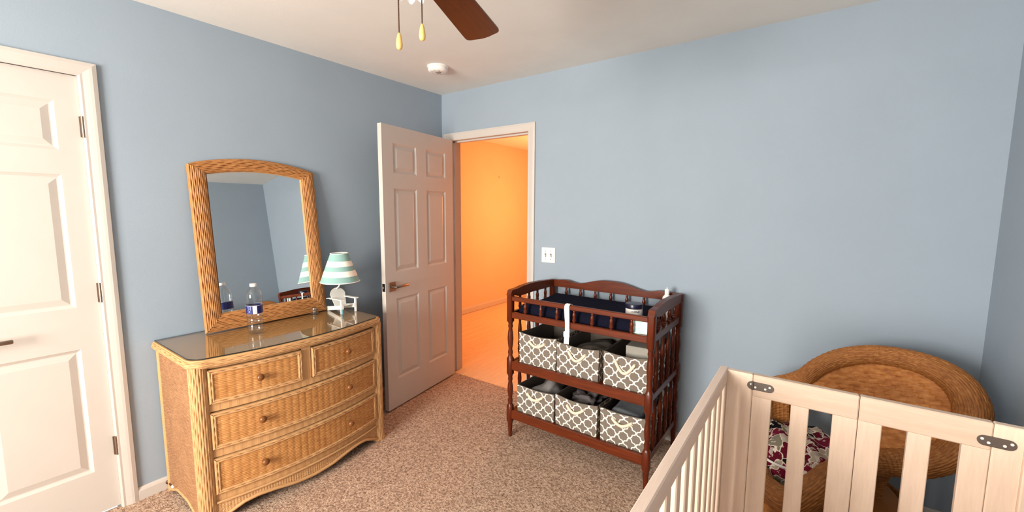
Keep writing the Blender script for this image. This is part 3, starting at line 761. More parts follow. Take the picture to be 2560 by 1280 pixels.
# ------------------------------------------------------------------ table lamp: little garden chair
def table_lamp():
    yc = -1.138; t = thing('table_lamp', 'table lamp with striped teal shade and white garden-chair base on the dresser', 'lamp', (.19, yc, GZ))
    z = GZ; wp = 'white_paint'; hw = .05
    for s in (-1, 1):
        y = yc+s*hw
        MB().box((.276, y-.006, z), (.288, y+.006, z+.088), .0015).out('front_leg', wp, t)
        # stringer from the front leg down to the rear foot
        MB().prism([(.288, z+.056), (.288, z+.030), (.12, z), (.080, z), (.084, z+.020)], 1, y-.009*s-.003, y-.009*s+.003).out('side_stringer', wp, t)
        MB().prism([(.300, z+.088), (.300, z+.094), (.15, z+.090), (.128, z+.084), (.128, z+.080), (.15, z+.084)], 1, y-.011, y+.011).out('armrest', wp, t)
    for k in range(6):
        f = k/5; x = .278-f*.085; zz = z+.052-f*.022
        bx('seat_slat', (x-.0075, yc-hw+.004, zz-.002), (x+.0075, yc+hw-.004, zz+.002), wp, t)
    # round-topped back leaning back
    def bk(a, b, d): return (.196-b*.36+d, yc+a, z+.026+b*.93+d*.36)
    n = 7
    for k in range(n):
        a0 = -.0525+k*.015; a1 = a0+.0147; poly = []
        for a in np.linspace(a0, a1, 4): poly.append((a, .080+.052*math.sqrt(max(.02, 1-(a/.0535)**2))))
        lo = [(a1*.72, 0), (a0*.72, 0)]
        # poly listed right to left along the top
        pts = [(a0*.72, 0)]+poly+[(a1*.72, 0)]
        V = [bk(a, b, d) for d in (-.002, .002) for a, b in pts]; m = len(pts)
        F = [tuple(range(m)), tuple(range(2*m-1, m-1, -1))]+[(i, i+m, (i+1) % m+m, (i+1) % m) for i in range(m)]
        MB().add(V, F).out('back_slat', wp, t)
    bx('back_cross_rail', (.150, yc-.05, z+.078), (.158, yc+.05, z+.090), wp, t)
    MB().tube([(.165, yc, z+.10), (.15, yc, z+.14), (.19, yc-.004, z+.165), (.218, yc-.012, z+.19), (.218, yc-.012, z+.31)], .0048, 10).out('stem', wp, t, True)
    MB().tube([(.292, yc-hw-.002, z+.001), (.292, yc-hw-.002, z+.030)], .0075, 14).out('teal_peg', 'teal', t, True)
    sc = (.218, yc-.012, 0); zb, zt = 1.003, 1.184; rb, rt = .119, .053
    n = 56; V, U, F = [], [], []
    for j, (r, zz, v) in enumerate(((rb, zb, 0), (rt, zt, 1), (rt-.002, zt, 1), (rb-.002, zb, 0))):
        for i in range(n+1):
            a = 2*PI*i/n; V.append((sc[0]+r*math.cos(a), sc[1]+r*math.sin(a), zz)); U.append((i/n, v))
    for j in range(4):
        for i in range(n):
            a, b = j*(n+1)+i, ((j+1) % 4)*(n+1)+i; F.append((a, a+1, b+1, b))
    sh = MB().add(V, F, U).out('lamp_shade', 'shade', t, True, uv=True)
    for r, zz in ((rb, zb), (rt, zt)):
        MB().tube([(sc[0]+r*math.cos(a), sc[1]+r*math.sin(a), zz) for a in np.linspace(0, 2*PI, 56, endpoint=False)], .0028, 8, closed=True).out('shade_piping', wp, sh, True)
    m = MB()
    for k in range(3):
        a = k*2*PI/3+.4; m.tube([(sc[0], sc[1], zt-.012), (sc[0]+rt*math.cos(a), sc[1]+rt*math.sin(a), zt-.003)], .0015, 6)
    m.out('shade_spider', 'metal', sh)
    MB().lathe([(0, -.02), (.02, -.015), (.028, .015), (.022, .04), (.013, .06), (.013, .075)], (sc[0], sc[1], z+.30), 18).out('bulb', 'white', t, True)
    MB().tube([(.10, yc-.03, z+.004), (.085, yc-.044, z+.010), (.07, yc-.040, z+.010), (.03, yc-.02, z+.003), (.014, yc+.02, z+.003)], .0028, 8).out('power_cord', wp, t, True)
M['teal'] = plain('teal_paint', (96, 150, 158), .35)
table_lamp()
# ------------------------------------------------------------------ water bottle, clear cap
def bottle():
    c = (.278, -1.692, GZ); k = 1.0
    t = thing('water_bottle', 'clear plastic water bottle with blue label and white cap on the dresser', 'bottle', c)
    prof = [(.0, .004), (.020, .006), (.030, .0), (.036, .006), (.0385, .02), (.0385, .045), (.0365, .05), (.0385, .056), (.0385, .078), (.0365, .083), (.0385, .089), (.0385, .10), (.0378, .108),
            (.0378, .157), (.0385, .165), (.039, .19), (.0385, .205), (.034, .222), (.025, .238), (.016, .247), (.0135, .25), (.0135, .256)]
    MB().lathe(prof, c, 40, cap=False).out('bottle_body', 'bottle', t, True)
    MB().lathe([(.0393, .110), (.0393, .155)], c, 48, cap=False).out('paper_label', 'label', t, True, uv=True)
    MB().lathe([(.0155, .252), (.0158, .254), (.0158, .266), (.0145, .2675), (0, .2675)], c, 28).out('cap', 'white', t, True)
    MB().lathe([(.0158, .2495), (.0165, .250), (.0165, .2515), (.0158, .252)], c, 28, cap=False).out('neck_ring', 'bottle', t, True)
bottle()
def clear_cap():
    c = (.122, -1.279, GZ)
    t = thing('plastic_stopper', 'small clear plastic stopper lying on the glass by the mirror', 'stopper', c)
    MB().lathe([(0, .001), (.024, .001), (.025, .003), (.022, .006), (.012, .008), (0, .0085)], c, 28).out('flange', 'milky', t, True)
    MB().lathe([(.009, .007), (.0085, .016), (.013, .021), (.0145, .029), (.011, .036), (0, .038)], c, 24).out('grip_knob', 'milky', t, True)
M['milky'] = thin_glass('milky_clear_plastic', (.72, .73, .73, 1), .34, .35, 1.45)
clear_cap()
# ------------------------------------------------------------------ spring door stop on the skirting
def door_stop():
    y, z = -2.052, .036
    t = thing('door_stop', 'brown spring door stop with white tip on the skirting beside the dresser', 'door stop', (.013, y, z-.012))
    MB().lathe([(0, 0), (.012, 0), (.011, .006), (.007, .009), (0, .009)], (.0135, y, z), 16, axis=0).out('mounting_base', 'bronze', t, True)
    MB().tube([(.02+k*.055/90, y+.0048*math.cos(k*.7), z+.0048*math.sin(k*.7)) for k in range(91)], .0013, 5).out('spring', 'bronze', t, True)
    MB().lathe([(.0065, 0), (.0072, .004), (.0068, .014), (.004, .017), (0, .017)], (.074, y, z), 14, axis=0).out('rubber_tip', 'white', t, True)
door_stop()
# ------------------------------------------------------------------ changing table
TX0, TX1, TY0, TY1 = 1.157, 2.043, -.570, -.048      # post centres
SPIN = [(.006, 0), (.0075, .03), (.0065, .06), (.011, .13), (.0125, .20), (.009, .27), (.012, .30), (.012, .33), (.0085, .37), (.010, .50), (.0115, .62), (.009, .74), (.0065, .82), (.0085, .88), (.0075, .93), (.006, 1)]
def post(name, x, y, segs, t, mat='cherryz', n=16):
    V, F = [], []; 
    for z, r, sq in segs:
        for i in range(n):
            a = 2*PI*(i+.5)/n; ca, sa = math.cos(a), math.sin(a); k = 1/max(abs(ca), abs(sa)); rr = r*(1+(min(k, 1.35)-1)*sq)
            V.append((x+rr*ca, y+rr*sa, z))
    for j in range(len(segs)-1):
        for i in range(n): F.append((j*n+i, j*n+(i+1) % n, (j+1)*n+(i+1) % n, (j+1)*n+i))
    F += [tuple(range(n-1, -1, -1)), tuple((len(segs)-1)*n+i for i in range(n))]
    return MB().add(V, F).out(name, mat, t, True)
def changing_table():
    t = thing('changing_table', 'cherry wood changing table with turned spindles and two open shelves', 'changing table', ((TX0+TX1)/2, (TY0+TY1)/2, 0))
    b = .0195
    segs = [(0, .0115, 0), (.03, .0125, 0), (.085, .016, 0), (.10, .0175, .3), (.108, b, 1), (.208, b, 1), (.216, .0165, .3), (.225, .0135, 0), (.245, .0165, 0), (.262, .012, 0), (.29, .0165, 0), (.32, .0185, 0), (.345, .0165, 0),
            (.372, .012, 0), (.385, .0155, 0), (.40, .0135, 0), (.415, .0155, .2), (.424, b, 1), (.524, b, 1), (.533, .0165, .3), (.545, .0130, 0), (.565, .0165, 0), (.585, .012, 0), (.62, .0165, 0), (.655, .0190, 0), (.69, .0165, 0),
            (.72, .012, 0), (.735, .016, 0), (.748, .013, 0), (.760, .0155, .2), (.768, b, 1)]
    for x in (TX0, TX1):
        for y in (TY0, TY1):
            post('post', x, y, segs+[(.938 if y == TY0 else .92, b, 1)], t)
    ch, cz = 'cherry', 'cherryz'
    fx0, fx1 = TX0+b*.8, TX1-b*.8
    # front and back rails
    for z0, z1 in ((.900, .928), (.790, .828), (.452, .510), (.125, .183)):
        MB().box((fx0, TY0-.012, z0), (fx1, TY0+.010, z1), .004).out('front_rail', ch, t)
    for z0, z1 in ((.790, .828), (.452, .510), (.125, .183)):
        MB().box((fx0, TY1-.010, z0), (fx1, TY1+.012, z1), .004).out('back_rail', ch, t)
    # crested back rail
    xs = np.linspace(TX0-.02, TX1+.02, 60); xm = (TX0+TX1)/2
    ztop = np.interp(np.abs(xs-xm), [0, .06, .12, .18, .23, .27, .31, .35, .40, .47], [.998, .996, .985, .967, .956, .959, .970, .972, .966, .966])
    k = np.array([.25, .5, .25]); ztop = np.convolve(np.pad(ztop, 1, 'edge'), k, 'valid')
    MB().prism([(x, z) for x, z in zip(xs, ztop)]+[(xs[-1], .918), (xs[0], .918)], 1, TY1-.012, TY1+.014).out('crest_rail', ch, t)
    # side rails
    ys = np.linspace(TY0-.022, TY1-.012, 40)
    zt = np.interp(ys, [TY0-.022, TY0-.018, TY0-.008, TY0+.02, TY0+.06, TY0+.12, TY0+.22, TY0+.36, TY1], [.938, .955, .966, .969, .970, .978, .983, .978, .966])
    zl = np.interp(ys, [TY0-.022, TY0+.02, TY0+.06, TY0+.12, TY0+.22, TY1], [.936, .932, .920, .918, .922, .920])
    for x in (TX0, TX1):
        MB().prism([(y, z) for y, z in zip(ys, zt)]+[(y, z) for y, z in zip(ys[::-1], zl[::-1])], 0, x-.017, x+.017).out('side_top_rail', ch, t)
        for z0, z1 in ((.790, .828), (.470, .505), (.140, .175)):
            MB().box((x-.010, TY0+b*.8, z0), (x+.010, TY1-b*.8, z1), .003).out('side_rail', 'cherry_y', t)
    # spindles
    def spindle(x, y, z0, z1, nm='spindle', f=1.0):
        L = z1-z0; return MB().lathe([(r*f, h*L) for r, h in SPIN], (x, y, z0), 14).out(nm, cz, t, True)
    s0 = spindle(TX0+.112, TY0, .826, .902, f=.95)
    for i in range(1, 7): copy_of(s0, (i*.1115, 0, 0), t)
    s0 = spindle(TX0+.112, TY1, .826, .920)
    for i in range(1, 7): copy_of(s0, (i*.1115, 0, 0), t)
    for x in (TX0, TX1):
        for z0, z1, f in ((.826, .922, 1), (.503, .792, 1.15), (.173, .472, 1.15)):
            s0 = spindle(x, TY0+.105, z0, z1, f=f)
            for i in range(1, 4): copy_of(s0, (0, i*.1045, 0), t)
    # shelves
    for z in (.488, .160): MB().box((fx0-.01, TY0+.010, z), (fx1+.01, TY1-.010, z+.014), .002).out('shelf', ch, t)
    MB().box((fx0-.01, TY0+.010, .796), (fx1+.01, TY1-.010, .810), .002).out('tray_board', ch, t)
    return t
M['cherry_y'] = wood('cherry_stained_wood_side', (66, 23, 9), (100, 38, 14), (14, 1, 14), .3, .4, .02, 5)
changing_table()
# changing pad
def pad():
    x0, x1, y0, y1, zb = 1.192, 1.952, -.528, -.085, .8105
    t = thing('changing_pad', 'navy textured changing pad with a white safety strap on the cherry table', 'pad', ((x0+x1)/2, (y0+y1)/2, zb))
    nu, nv = 120, 70
    u = np.linspace(0, 1, nu); v = np.linspace(0, 1, nv); Ug, Vg = np.meshgrid(u, v, indexing='ij')
    X = x0+Ug*(x1-x0); Y = y0+Vg*(y1-y0)
    ex = np.minimum(Ug, 1-Ug)*(x1-x0); ey = np.minimum(Vg, 1-Vg)*(y1-y0); e = np.minimum(ex, ey)
    rnd = np.sqrt(np.clip(1-(1-np.clip(e/.05, 0, 1))**2, 0, 1))
    cs = np.abs(Vg-.5)*2
    Z = zb+.004+rnd*(.058+.020*np.clip(cs, 0, 1)**2)
    bmp = .0018*np.cos(X*2*PI/.016)*np.cos(Y*2*PI/.016)
    sidey = .0018*np.cos(X*2*PI/.016)
    Z = Z+bmp*rnd; 
    P = np.stack([X, Y, Z], -1).reshape(-1, 3); F = grid_faces(nu, nv)
    # skirt sides with minky dots
    m = MB(); m.V = [tuple(p) for p in P]; m.F = [tuple(f) for f in F]; m.U = [(0, 0)]*len(P)
    loop = [i*nv for i in range(nu)]+[(nu-1)*nv+j for j in range(1, nv)]+[i*nv+nv-1 for i in range(nu-2, -1, -1)]+[j for j in range(nv-2, 0, -1)]
    b = len(m.V); m.V += [(P[i][0], P[i][1], zb) for i in loop]; m.U += [(0, 0)]*len(loop); n = len(loop)
    m.F += [(loop[i], loop[(i+1) % n], b+(i+1) % n, b+i) for i in range(n)]+[tuple(b+i for i in range(n-1, -1, -1))]
    m.out('pad_body', 'navy', t, True)
    # strap: over the front rail, hanging down
    xs = 1.5675; pts = [(-.50, .878), (-.535, .905), (-.555, .926), (-.566, .9335), (-.578, .931), (-.5845, .92), (-.586, .90), (-.587, .86), (-.588, .82), (-.588, .77), (-.590, .735), (-.586, .70)]
    V = []; 
    for k, (y, z) in enumerate(pts):
        dx = .004*math.sin(k*.9); tw = .0025*math.sin(k*1.3)
        for s in (-1, 1): V.append((xs+s*.015+dx, y+tw*s, z)); 
        for s in (1, -1): V.append((xs+s*.015+dx, y+tw*s-.0022, z+.0012))
    F = [(4*k+i, 4*k+(i+1) % 4, 4*k+4+(i+1) % 4, 4*k+4+i) for k in range(len(pts)-1) for i in range(4)]+[(3, 2, 1, 0), tuple(4*(len(pts)-1)+i for i in range(4))]
    st = MB().add(V, F).out('safety_strap', 'strap', t, True)
    MB().box((xs-.018, -.597, .742), (xs+.020, -.586, .775), .003).out('strap_buckle', 'white', st)
pad()
# ------------------------------------------------------------------ things on the table
def jar():
    c = (1.890, -.405, .8755); t = thing('cream_jar', 'white cream jar with navy lid on the changing pad', 'jar', c)
    MB().lathe([(0, 0), (.043, 0), (.046, .003), (.046, .050), (.043, .053)], c, 40).out('jar_body', 'jar', t, True, uv=True)
    MB().lathe([(.0475, .050), (.0478, .052), (.0478, .072), (.046, .0755), (.040, .0765), (0, .077)], c, 40).out('lid', 'navy_lid', t, True)
jar()
def lotion():
    c = (1.978, -.075, .8105)
    c = (1.985, -.112, .8105)
    t = thing('lotion_bottle', 'slim white lotion bottle standing in the back corner of the changing table', 'bottle', c)
    MB().lathe([(0, 0), (.024, 0), (.027, .004), (.0275, .115), (.024, .138), (.014, .151), (.011, .153)], c, 28).out('bottle_body', 'white', t, True)
    MB().lathe([(.0125, .152), (.0135, .154), (.0135, .185), (.012, .188), (0, .188)], c, 24).out('cap', 'white', t, True)
    MB().tube([(c[0], c[1], c[2]+.186), (c[0], c[1], c[2]+.197)], .004, 10).out('nozzle', 'white', t, True)
lotion()
def pillow(name, ctr, size, rot, mat, parent=None, n=18, seal=0., wob=.0, p=2.4):
    """soft packet: flattened lens with sealed edges"""
    u = np.linspace(-1, 1, n); U, V = np.meshgrid(u, u, indexing='ij')
    th = (np.clip(1-np.abs(U)**p, 0, 1)*np.clip(1-np.abs(V)**p, 0, 1))**.55
    wb = wob*np.sin(U*5+1.3)*np.cos(V*4+.7)
    R = Matrix.Rotation(rot[2], 3, 'Z') @ Matrix.Rotation(rot[1], 3, 'Y') @ Matrix.Rotation(rot[0], 3, 'X'); R = np.array(R)
    pts = []
    for s in (1, -1):
        P = np.stack([U*size[0]*(1-.06*np.abs(V)**2), V*size[1]*(1-.06*np.abs(U)**2), s*size[2]*th+wb*size[2]], -1).reshape(-1, 3)
        pts.append(P)
    A = np.concatenate(pts)@R.T+np.array(ctr); F1 = grid_faces(n, n); F2 = F1[:, ::-1]+n*n
    return mk(name, A, np.concatenate([F1, F2]), mat, parent, True)
def wipes():
    o = pillow('wipes_pack', (1.975, -.534, .862), (.054, .046, .012), (math.radians(78), math.radians(-12), math.radians(4)), 'wipes', wob=.35)
    tag(o, 'crumpled white and mint wipes pack in the front corner of the changing table', 'wipes pack')
wipes()
# ------------------------------------------------------------------ fabric baskets
def basket(x0, x1, z0, label, rot=0., h=.195, sag=0., handle_drop=.035, seed=0):
    rg = np.random.RandomState(seed)
    yf, yb = -.549, -.105; xc, ym = (x0+x1)/2, (yf+yb)/2
    t = thing('storage_basket', label, 'basket', (xc, ym, z0), 'grey quatrefoil storage baskets')
    ca, sa = math.cos(rot), math.sin(rot)
    def R(x, y, z): dx, dy = x-xc, y-ym; return (xc+dx*ca-dy*sa, ym+dx*sa+dy*ca, z)
    th = .004; cor = [(x0, yf), (x1, yf), (x1, yb), (x0, yb)]; n = 14; m = 8
    inner = MB(); outer_names = ('front_panel', 'side_panel', 'back_panel', 'side_panel')
    fl = rg.uniform(-.004, .004, 4)
    for k in range(4):
        (ax, ay), (bx_, by) = cor[k], cor[(k+1) % 4]; L = math.hypot(bx_-ax, by-ay); nx, ny = (by-ay)/L, -(bx_-ax)/L
        def P(u, v, off):
            bulge = .0035*math.sin(PI*u)*math.sin(PI*v)+.002*v*math.sin(PI*u*2+seed)*math.sin(PI*u)
            s = -.004*(1-v); zz = z0+v*(h+sag*math.sin(PI*u)*-.012*v+fl[k]*u*(1-u)*4)
            px = ax+(bx_-ax)*u+nx*(bulge+off); py = ay+(by-ay)*u+ny*(bulge+off)
            px += (xc-px)*.03*(1-v); 
            return R(px, py, zz)
        V, U, F = [], [], []
        for off in (0, -th):
            for i in range(n+1):
                for j in range(m+1):
                    V.append(P(i/n, j/m, off)); U.append((i/n*L+seed*.013+k*.05, j/m*h+seed*.007))
        q = (n+1)*(m+1)
        Fo = [(i*(m+1)+j, (i+1)*(m+1)+j, (i+1)*(m+1)+j+1, i*(m+1)+j+1) for i in range(n) for j in range(m)]
        rim = [(i*(m+1)+m, (i+1)*(m+1)+m, q+(i+1)*(m+1)+m, q+i*(m+1)+m) for i in range(n)]
        o = MB().add(V[:q], Fo, U[:q]).add([], []).out(outer_names[k], 'trellis', t, True, uv=True)
        b = MB().add(V, [tuple(q+a for a in f[::-1]) for f in Fo]+rim, U)
        b.out('lining', 'grey_cloth', o, True)
        hem = [P(i/n, 1.0, -th/2) for i in range(n+1)]
        MB().tube(hem, .0028, 6).out('hem', 'grey_cloth', o, True)
        if k == 0:
            w = .105; pts = []; xm = .5
            for a in np.linspace(0, 1, 18):
                u = xm+(a-.5)*w/L; d = handle_drop*math.sin(PI*a); x, y, z = P(u, .80, .006+.009*math.sin(PI*a)); pts.append((x, y, z-d))
            p0 = P(xm-.5*w/L, 0.80, -.002); p1 = P(xm+.5*w/L, .80, -.002)
            MB().tube([p0]+pts+[p1], .0082, 10).out('rope_handle', 'rope', t, True)
    MB().box((x0+.006, yf+.006, z0), (x1-.006, yb-.006, z0+.004)).xf(lambda v: R(*v)).out('base', 'grey_cloth', t)
    return t
ZS1, ZS2 = .5025, .1745
basket(1.208, 1.474, ZS1, 'trellis basket on the upper shelf at the doorway end', .015, .198, 1, .020, 1)
basket(1.484, 1.758, ZS1, 'trellis basket in the middle of the upper shelf, under the strap', -.02, .186, 1, .040, 2)
basket(1.773, 2.020, ZS1, 'trellis basket on the upper shelf holding a pale carton', .03, .192, 1, .050, 3)
basket(1.196, 1.468, ZS2, 'trellis basket on the lower shelf with a peaked grey cloth', .01, .178, 1, .022, 4)
basket(1.480, 1.755, ZS2, 'trellis basket in the middle of the lower shelf with crumpled charcoal knit', -.01, .188, 1, .025, 5)
basket(1.766, 2.020, ZS2, 'trellis basket on the lower shelf with a folded blue-grey blanket', .02, .192, 1, .022, 6)
# contents
def blob(name, ctr, size, mat, label, cat, seed, amp=.25, freq=3.0, peak=0., n=40):
    rg = np.random.RandomState(seed); a = np.linspace(0, 2*PI, n, endpoint=False); b = np.linspace(-PI/2, PI/2, n//2)
    A, B = np.meshgrid(a, b, indexing='ij'); d = np.stack([np.cos(A)*np.cos(B), np.sin(A)*np.cos(B), np.sin(B)], -1)
    r = np.ones_like(A)
    for k in range(9):
        w = rg.normal(size=3)*freq; r += amp/3*np.sin(d@w+rg.uniform(0, 6))
    se = lambda x: np.sign(x)*np.abs(x)**.75
    P = se(d)*r[..., None]*np.array(size)
    if peak: P[..., 2] += peak*np.exp(-((P[..., 0]-.02)**2+(P[..., 1]+.04)**2)/.0016)*(d[..., 2] > 0)
    P = P+np.array(ctr)
    return tag(mk(name, P.reshape(-1, 3), grid_faces(n, n//2, True)[:, ::1], mat, None, True), label, cat)
blob('folded_cloth', (1.350, -.36, ZS2+.110), (.080, .15, .060), 'grey_soft', 'soft grey cloth with a peaked fold in the lower basket by the doorway', 'cloth', 3, .18, 3, .055)
blob('knit_blanket', (1.622, -.36, ZS2+.110), (.082, .14, .062), 'grey_dark', 'crumpled charcoal knit heaped in the middle lower basket', 'blanket', 5, .34, 6.5)
def folded_blanket():
    t = thing('folded_blanket', 'folded blue-grey blanket in the lower basket nearest the crib', 'blanket', (1.9, -.35, ZS2+.006))
    for k in range(4):
        z = ZS2+.030+k*.044; w = .095-.004*k; xo = 1.898+.006*math.sin(k*2)
        nu, nv = 26, 30; u = np.linspace(0, 2*PI, nu, endpoint=False); v = np.linspace(0, 1, nv); Ug, Vg = np.meshgrid(u, v, indexing='ij')
        cx = np.sign(np.cos(Ug))*np.abs(np.cos(Ug))**.35*w; cz = np.sign(np.sin(Ug))*np.abs(np.sin(Ug))**.8*.021
        end = np.clip(np.minimum(Vg, 1-Vg)/.06, 0, 1)**.5
        P = np.stack([xo+cx*(.94+.06*end), -.51+Vg*.36, z+cz*end+.005*np.sin(cx*30+k)+.004*np.sin(Vg*9+k)], -1)
        mk('fold_layer', P.reshape(-1, 3), grid_faces(nu, nv, True)[:, ::-1], 'grey_blue', t, True)
folded_blanket()
def carton():
    t = thing('paper_carton', 'pale grey carton standing in the upper basket nearest the crib', 'carton', (1.93, -.36, ZS1+.005))
    c, s = math.cos(.06), math.sin(.06); f = lambda v: (1.93+(v[0]*c-v[1]*s), -.33+(v[0]*s+v[1]*c), ZS1+.005+v[2])
    MB().box((-.065, -.13, 0), (.065, .15, .215), .003).xf(f).out('carton_body', 'carton', t)
    MB().box((-.064, -.132, .165), (.064, -.1295, .214)).xf(f).out('carton_flap', 'carton', t)
carton()
blob('cloth_stack', (1.62, -.33, ZS1+.075), (.095, .14, .060), 'grey_cloth', 'grey cloths lying in the middle upper basket', 'cloth', 8, .2, 4)
# ------------------------------------------------------------------ crib
def crib():
    x0, x1, yf, yn, zt = 2.449, 3.165, -1.130, -2.13, .932    # inner face of far end panel at y = yf
    t = thing('crib', 'washed natural wooden folding crib with slatted sides', 'crib', ((x0+x1)/2, (yf+yn)/2, 0))
    th = .024
    def end_panel(y0, y1, inner):
        for a, b in ((x0+.022, 2.5495), (3.0878, x1-.022)):
            MB().box((a, y0, .06), (b, y1, zt), .003).out('end_post', 'cribz', t)
        for (a, b, ups) in ((2.5505, 2.8215, ((2.5505, 2.605), (2.658, 2.705), (2.763, 2.8215))), (2.8230, 3.0868, ((2.8230, 2.876), (2.930, 2.978), (3.035, 3.0868)))):
            MB().box((a, y0, .858), (b, y1, zt), .003).out('end_top_rail', 'cribx', t)
            MB().box((a, y0, .13), (b, y1, .20), .003).out('end_bottom_rail', 'cribx', t)
            for p, q in ups: MB().box((p, y0+.002, .195), (q, y1-.002, .862), .002).out('slat', 'cribz', t)
        for xc, zc in ((2.5722, .896), (3.094, .884)):
            xa, xb = (xc-.038, xc+.038) if xc < 2.8 else (xc-.035, xc+.035)
            r = .0135; pts = [(xa+r+r*math.cos(a), zc+r*math.sin(a)) for a in np.linspace(PI/2, 3*PI/2, 9)]+[(xb-r+r*math.cos(a), zc+r*math.sin(a)) for a in np.linspace(-PI/2, PI/2, 9)]
            yy = y0 if inner else y1; s = -1 if inner else 1
            hg = MB().prism(pts, 1, yy, yy+s*.0022).out('hinge_plate', 'hinge_grey', t)
            if xc < 2.8: MB().tube([(2.550, yy+s*.003, zc-r), (2.550, yy+s*.003, zc+r)], .0035, 8).out('hinge_pin', 'hinge_grey', hg, True)
            for dx in (-.026, -.014, .014, .026):
                for dz in ((-.004,) if abs(dx) < .02 else (.004,)):
                    MB().tube([((xa+xb)/2+dx, yy+s*.001, zc+dz), ((xa+xb)/2+dx, yy+s*.003, zc+dz)], .0034, 10).out('screw', 'white', hg)
    end_panel(yf, yf+th, True)
    end_panel(yn-th, yn, False)
    for xa, inner in ((x0, 1), (x1-.025, 0)):
        xb = xa+.025
        MB().box((xa, yn-th, .884), (xb, yf+th, zt+.003), .003).out('side_top_rail', 'cribyy', t)
        MB().box((xa, yn, .12), (xb, yf, .19), .003).out('side_bottom_rail', 'cribyy', t)
        for y in (yn-th, yf-.012): MB().box((xa+.001, y, .0), (xb-.001, y+.036, .886), .003).out('corner_post', 'cribz', t)
        s0 = None
        for k in range(11):
            y = -1.205-k*.0855
            if s0 is None: s0 = MB().box((xa+.004, y-.019, .185), (xb-.004, y+.019, .888), .003).out('slat', 'cribz', t); y00 = y
            else: copy_of(s0, (0, y-y00, 0), t)
    MB().box((x0+.03, yn+.005, .24), (x1-.03, yf-.005, .262), .002).out('mattress_board', 'crib', t)
M['cribyy'] = wood('washed_natural_wood_long', (222, 198, 180), (235, 212, 196), (12, .9, 12), .55, .3, .04, 6)
M['hinge_grey'] = plain('grey_steel_hinge', (112, 104, 98), .45, .7)
crib()
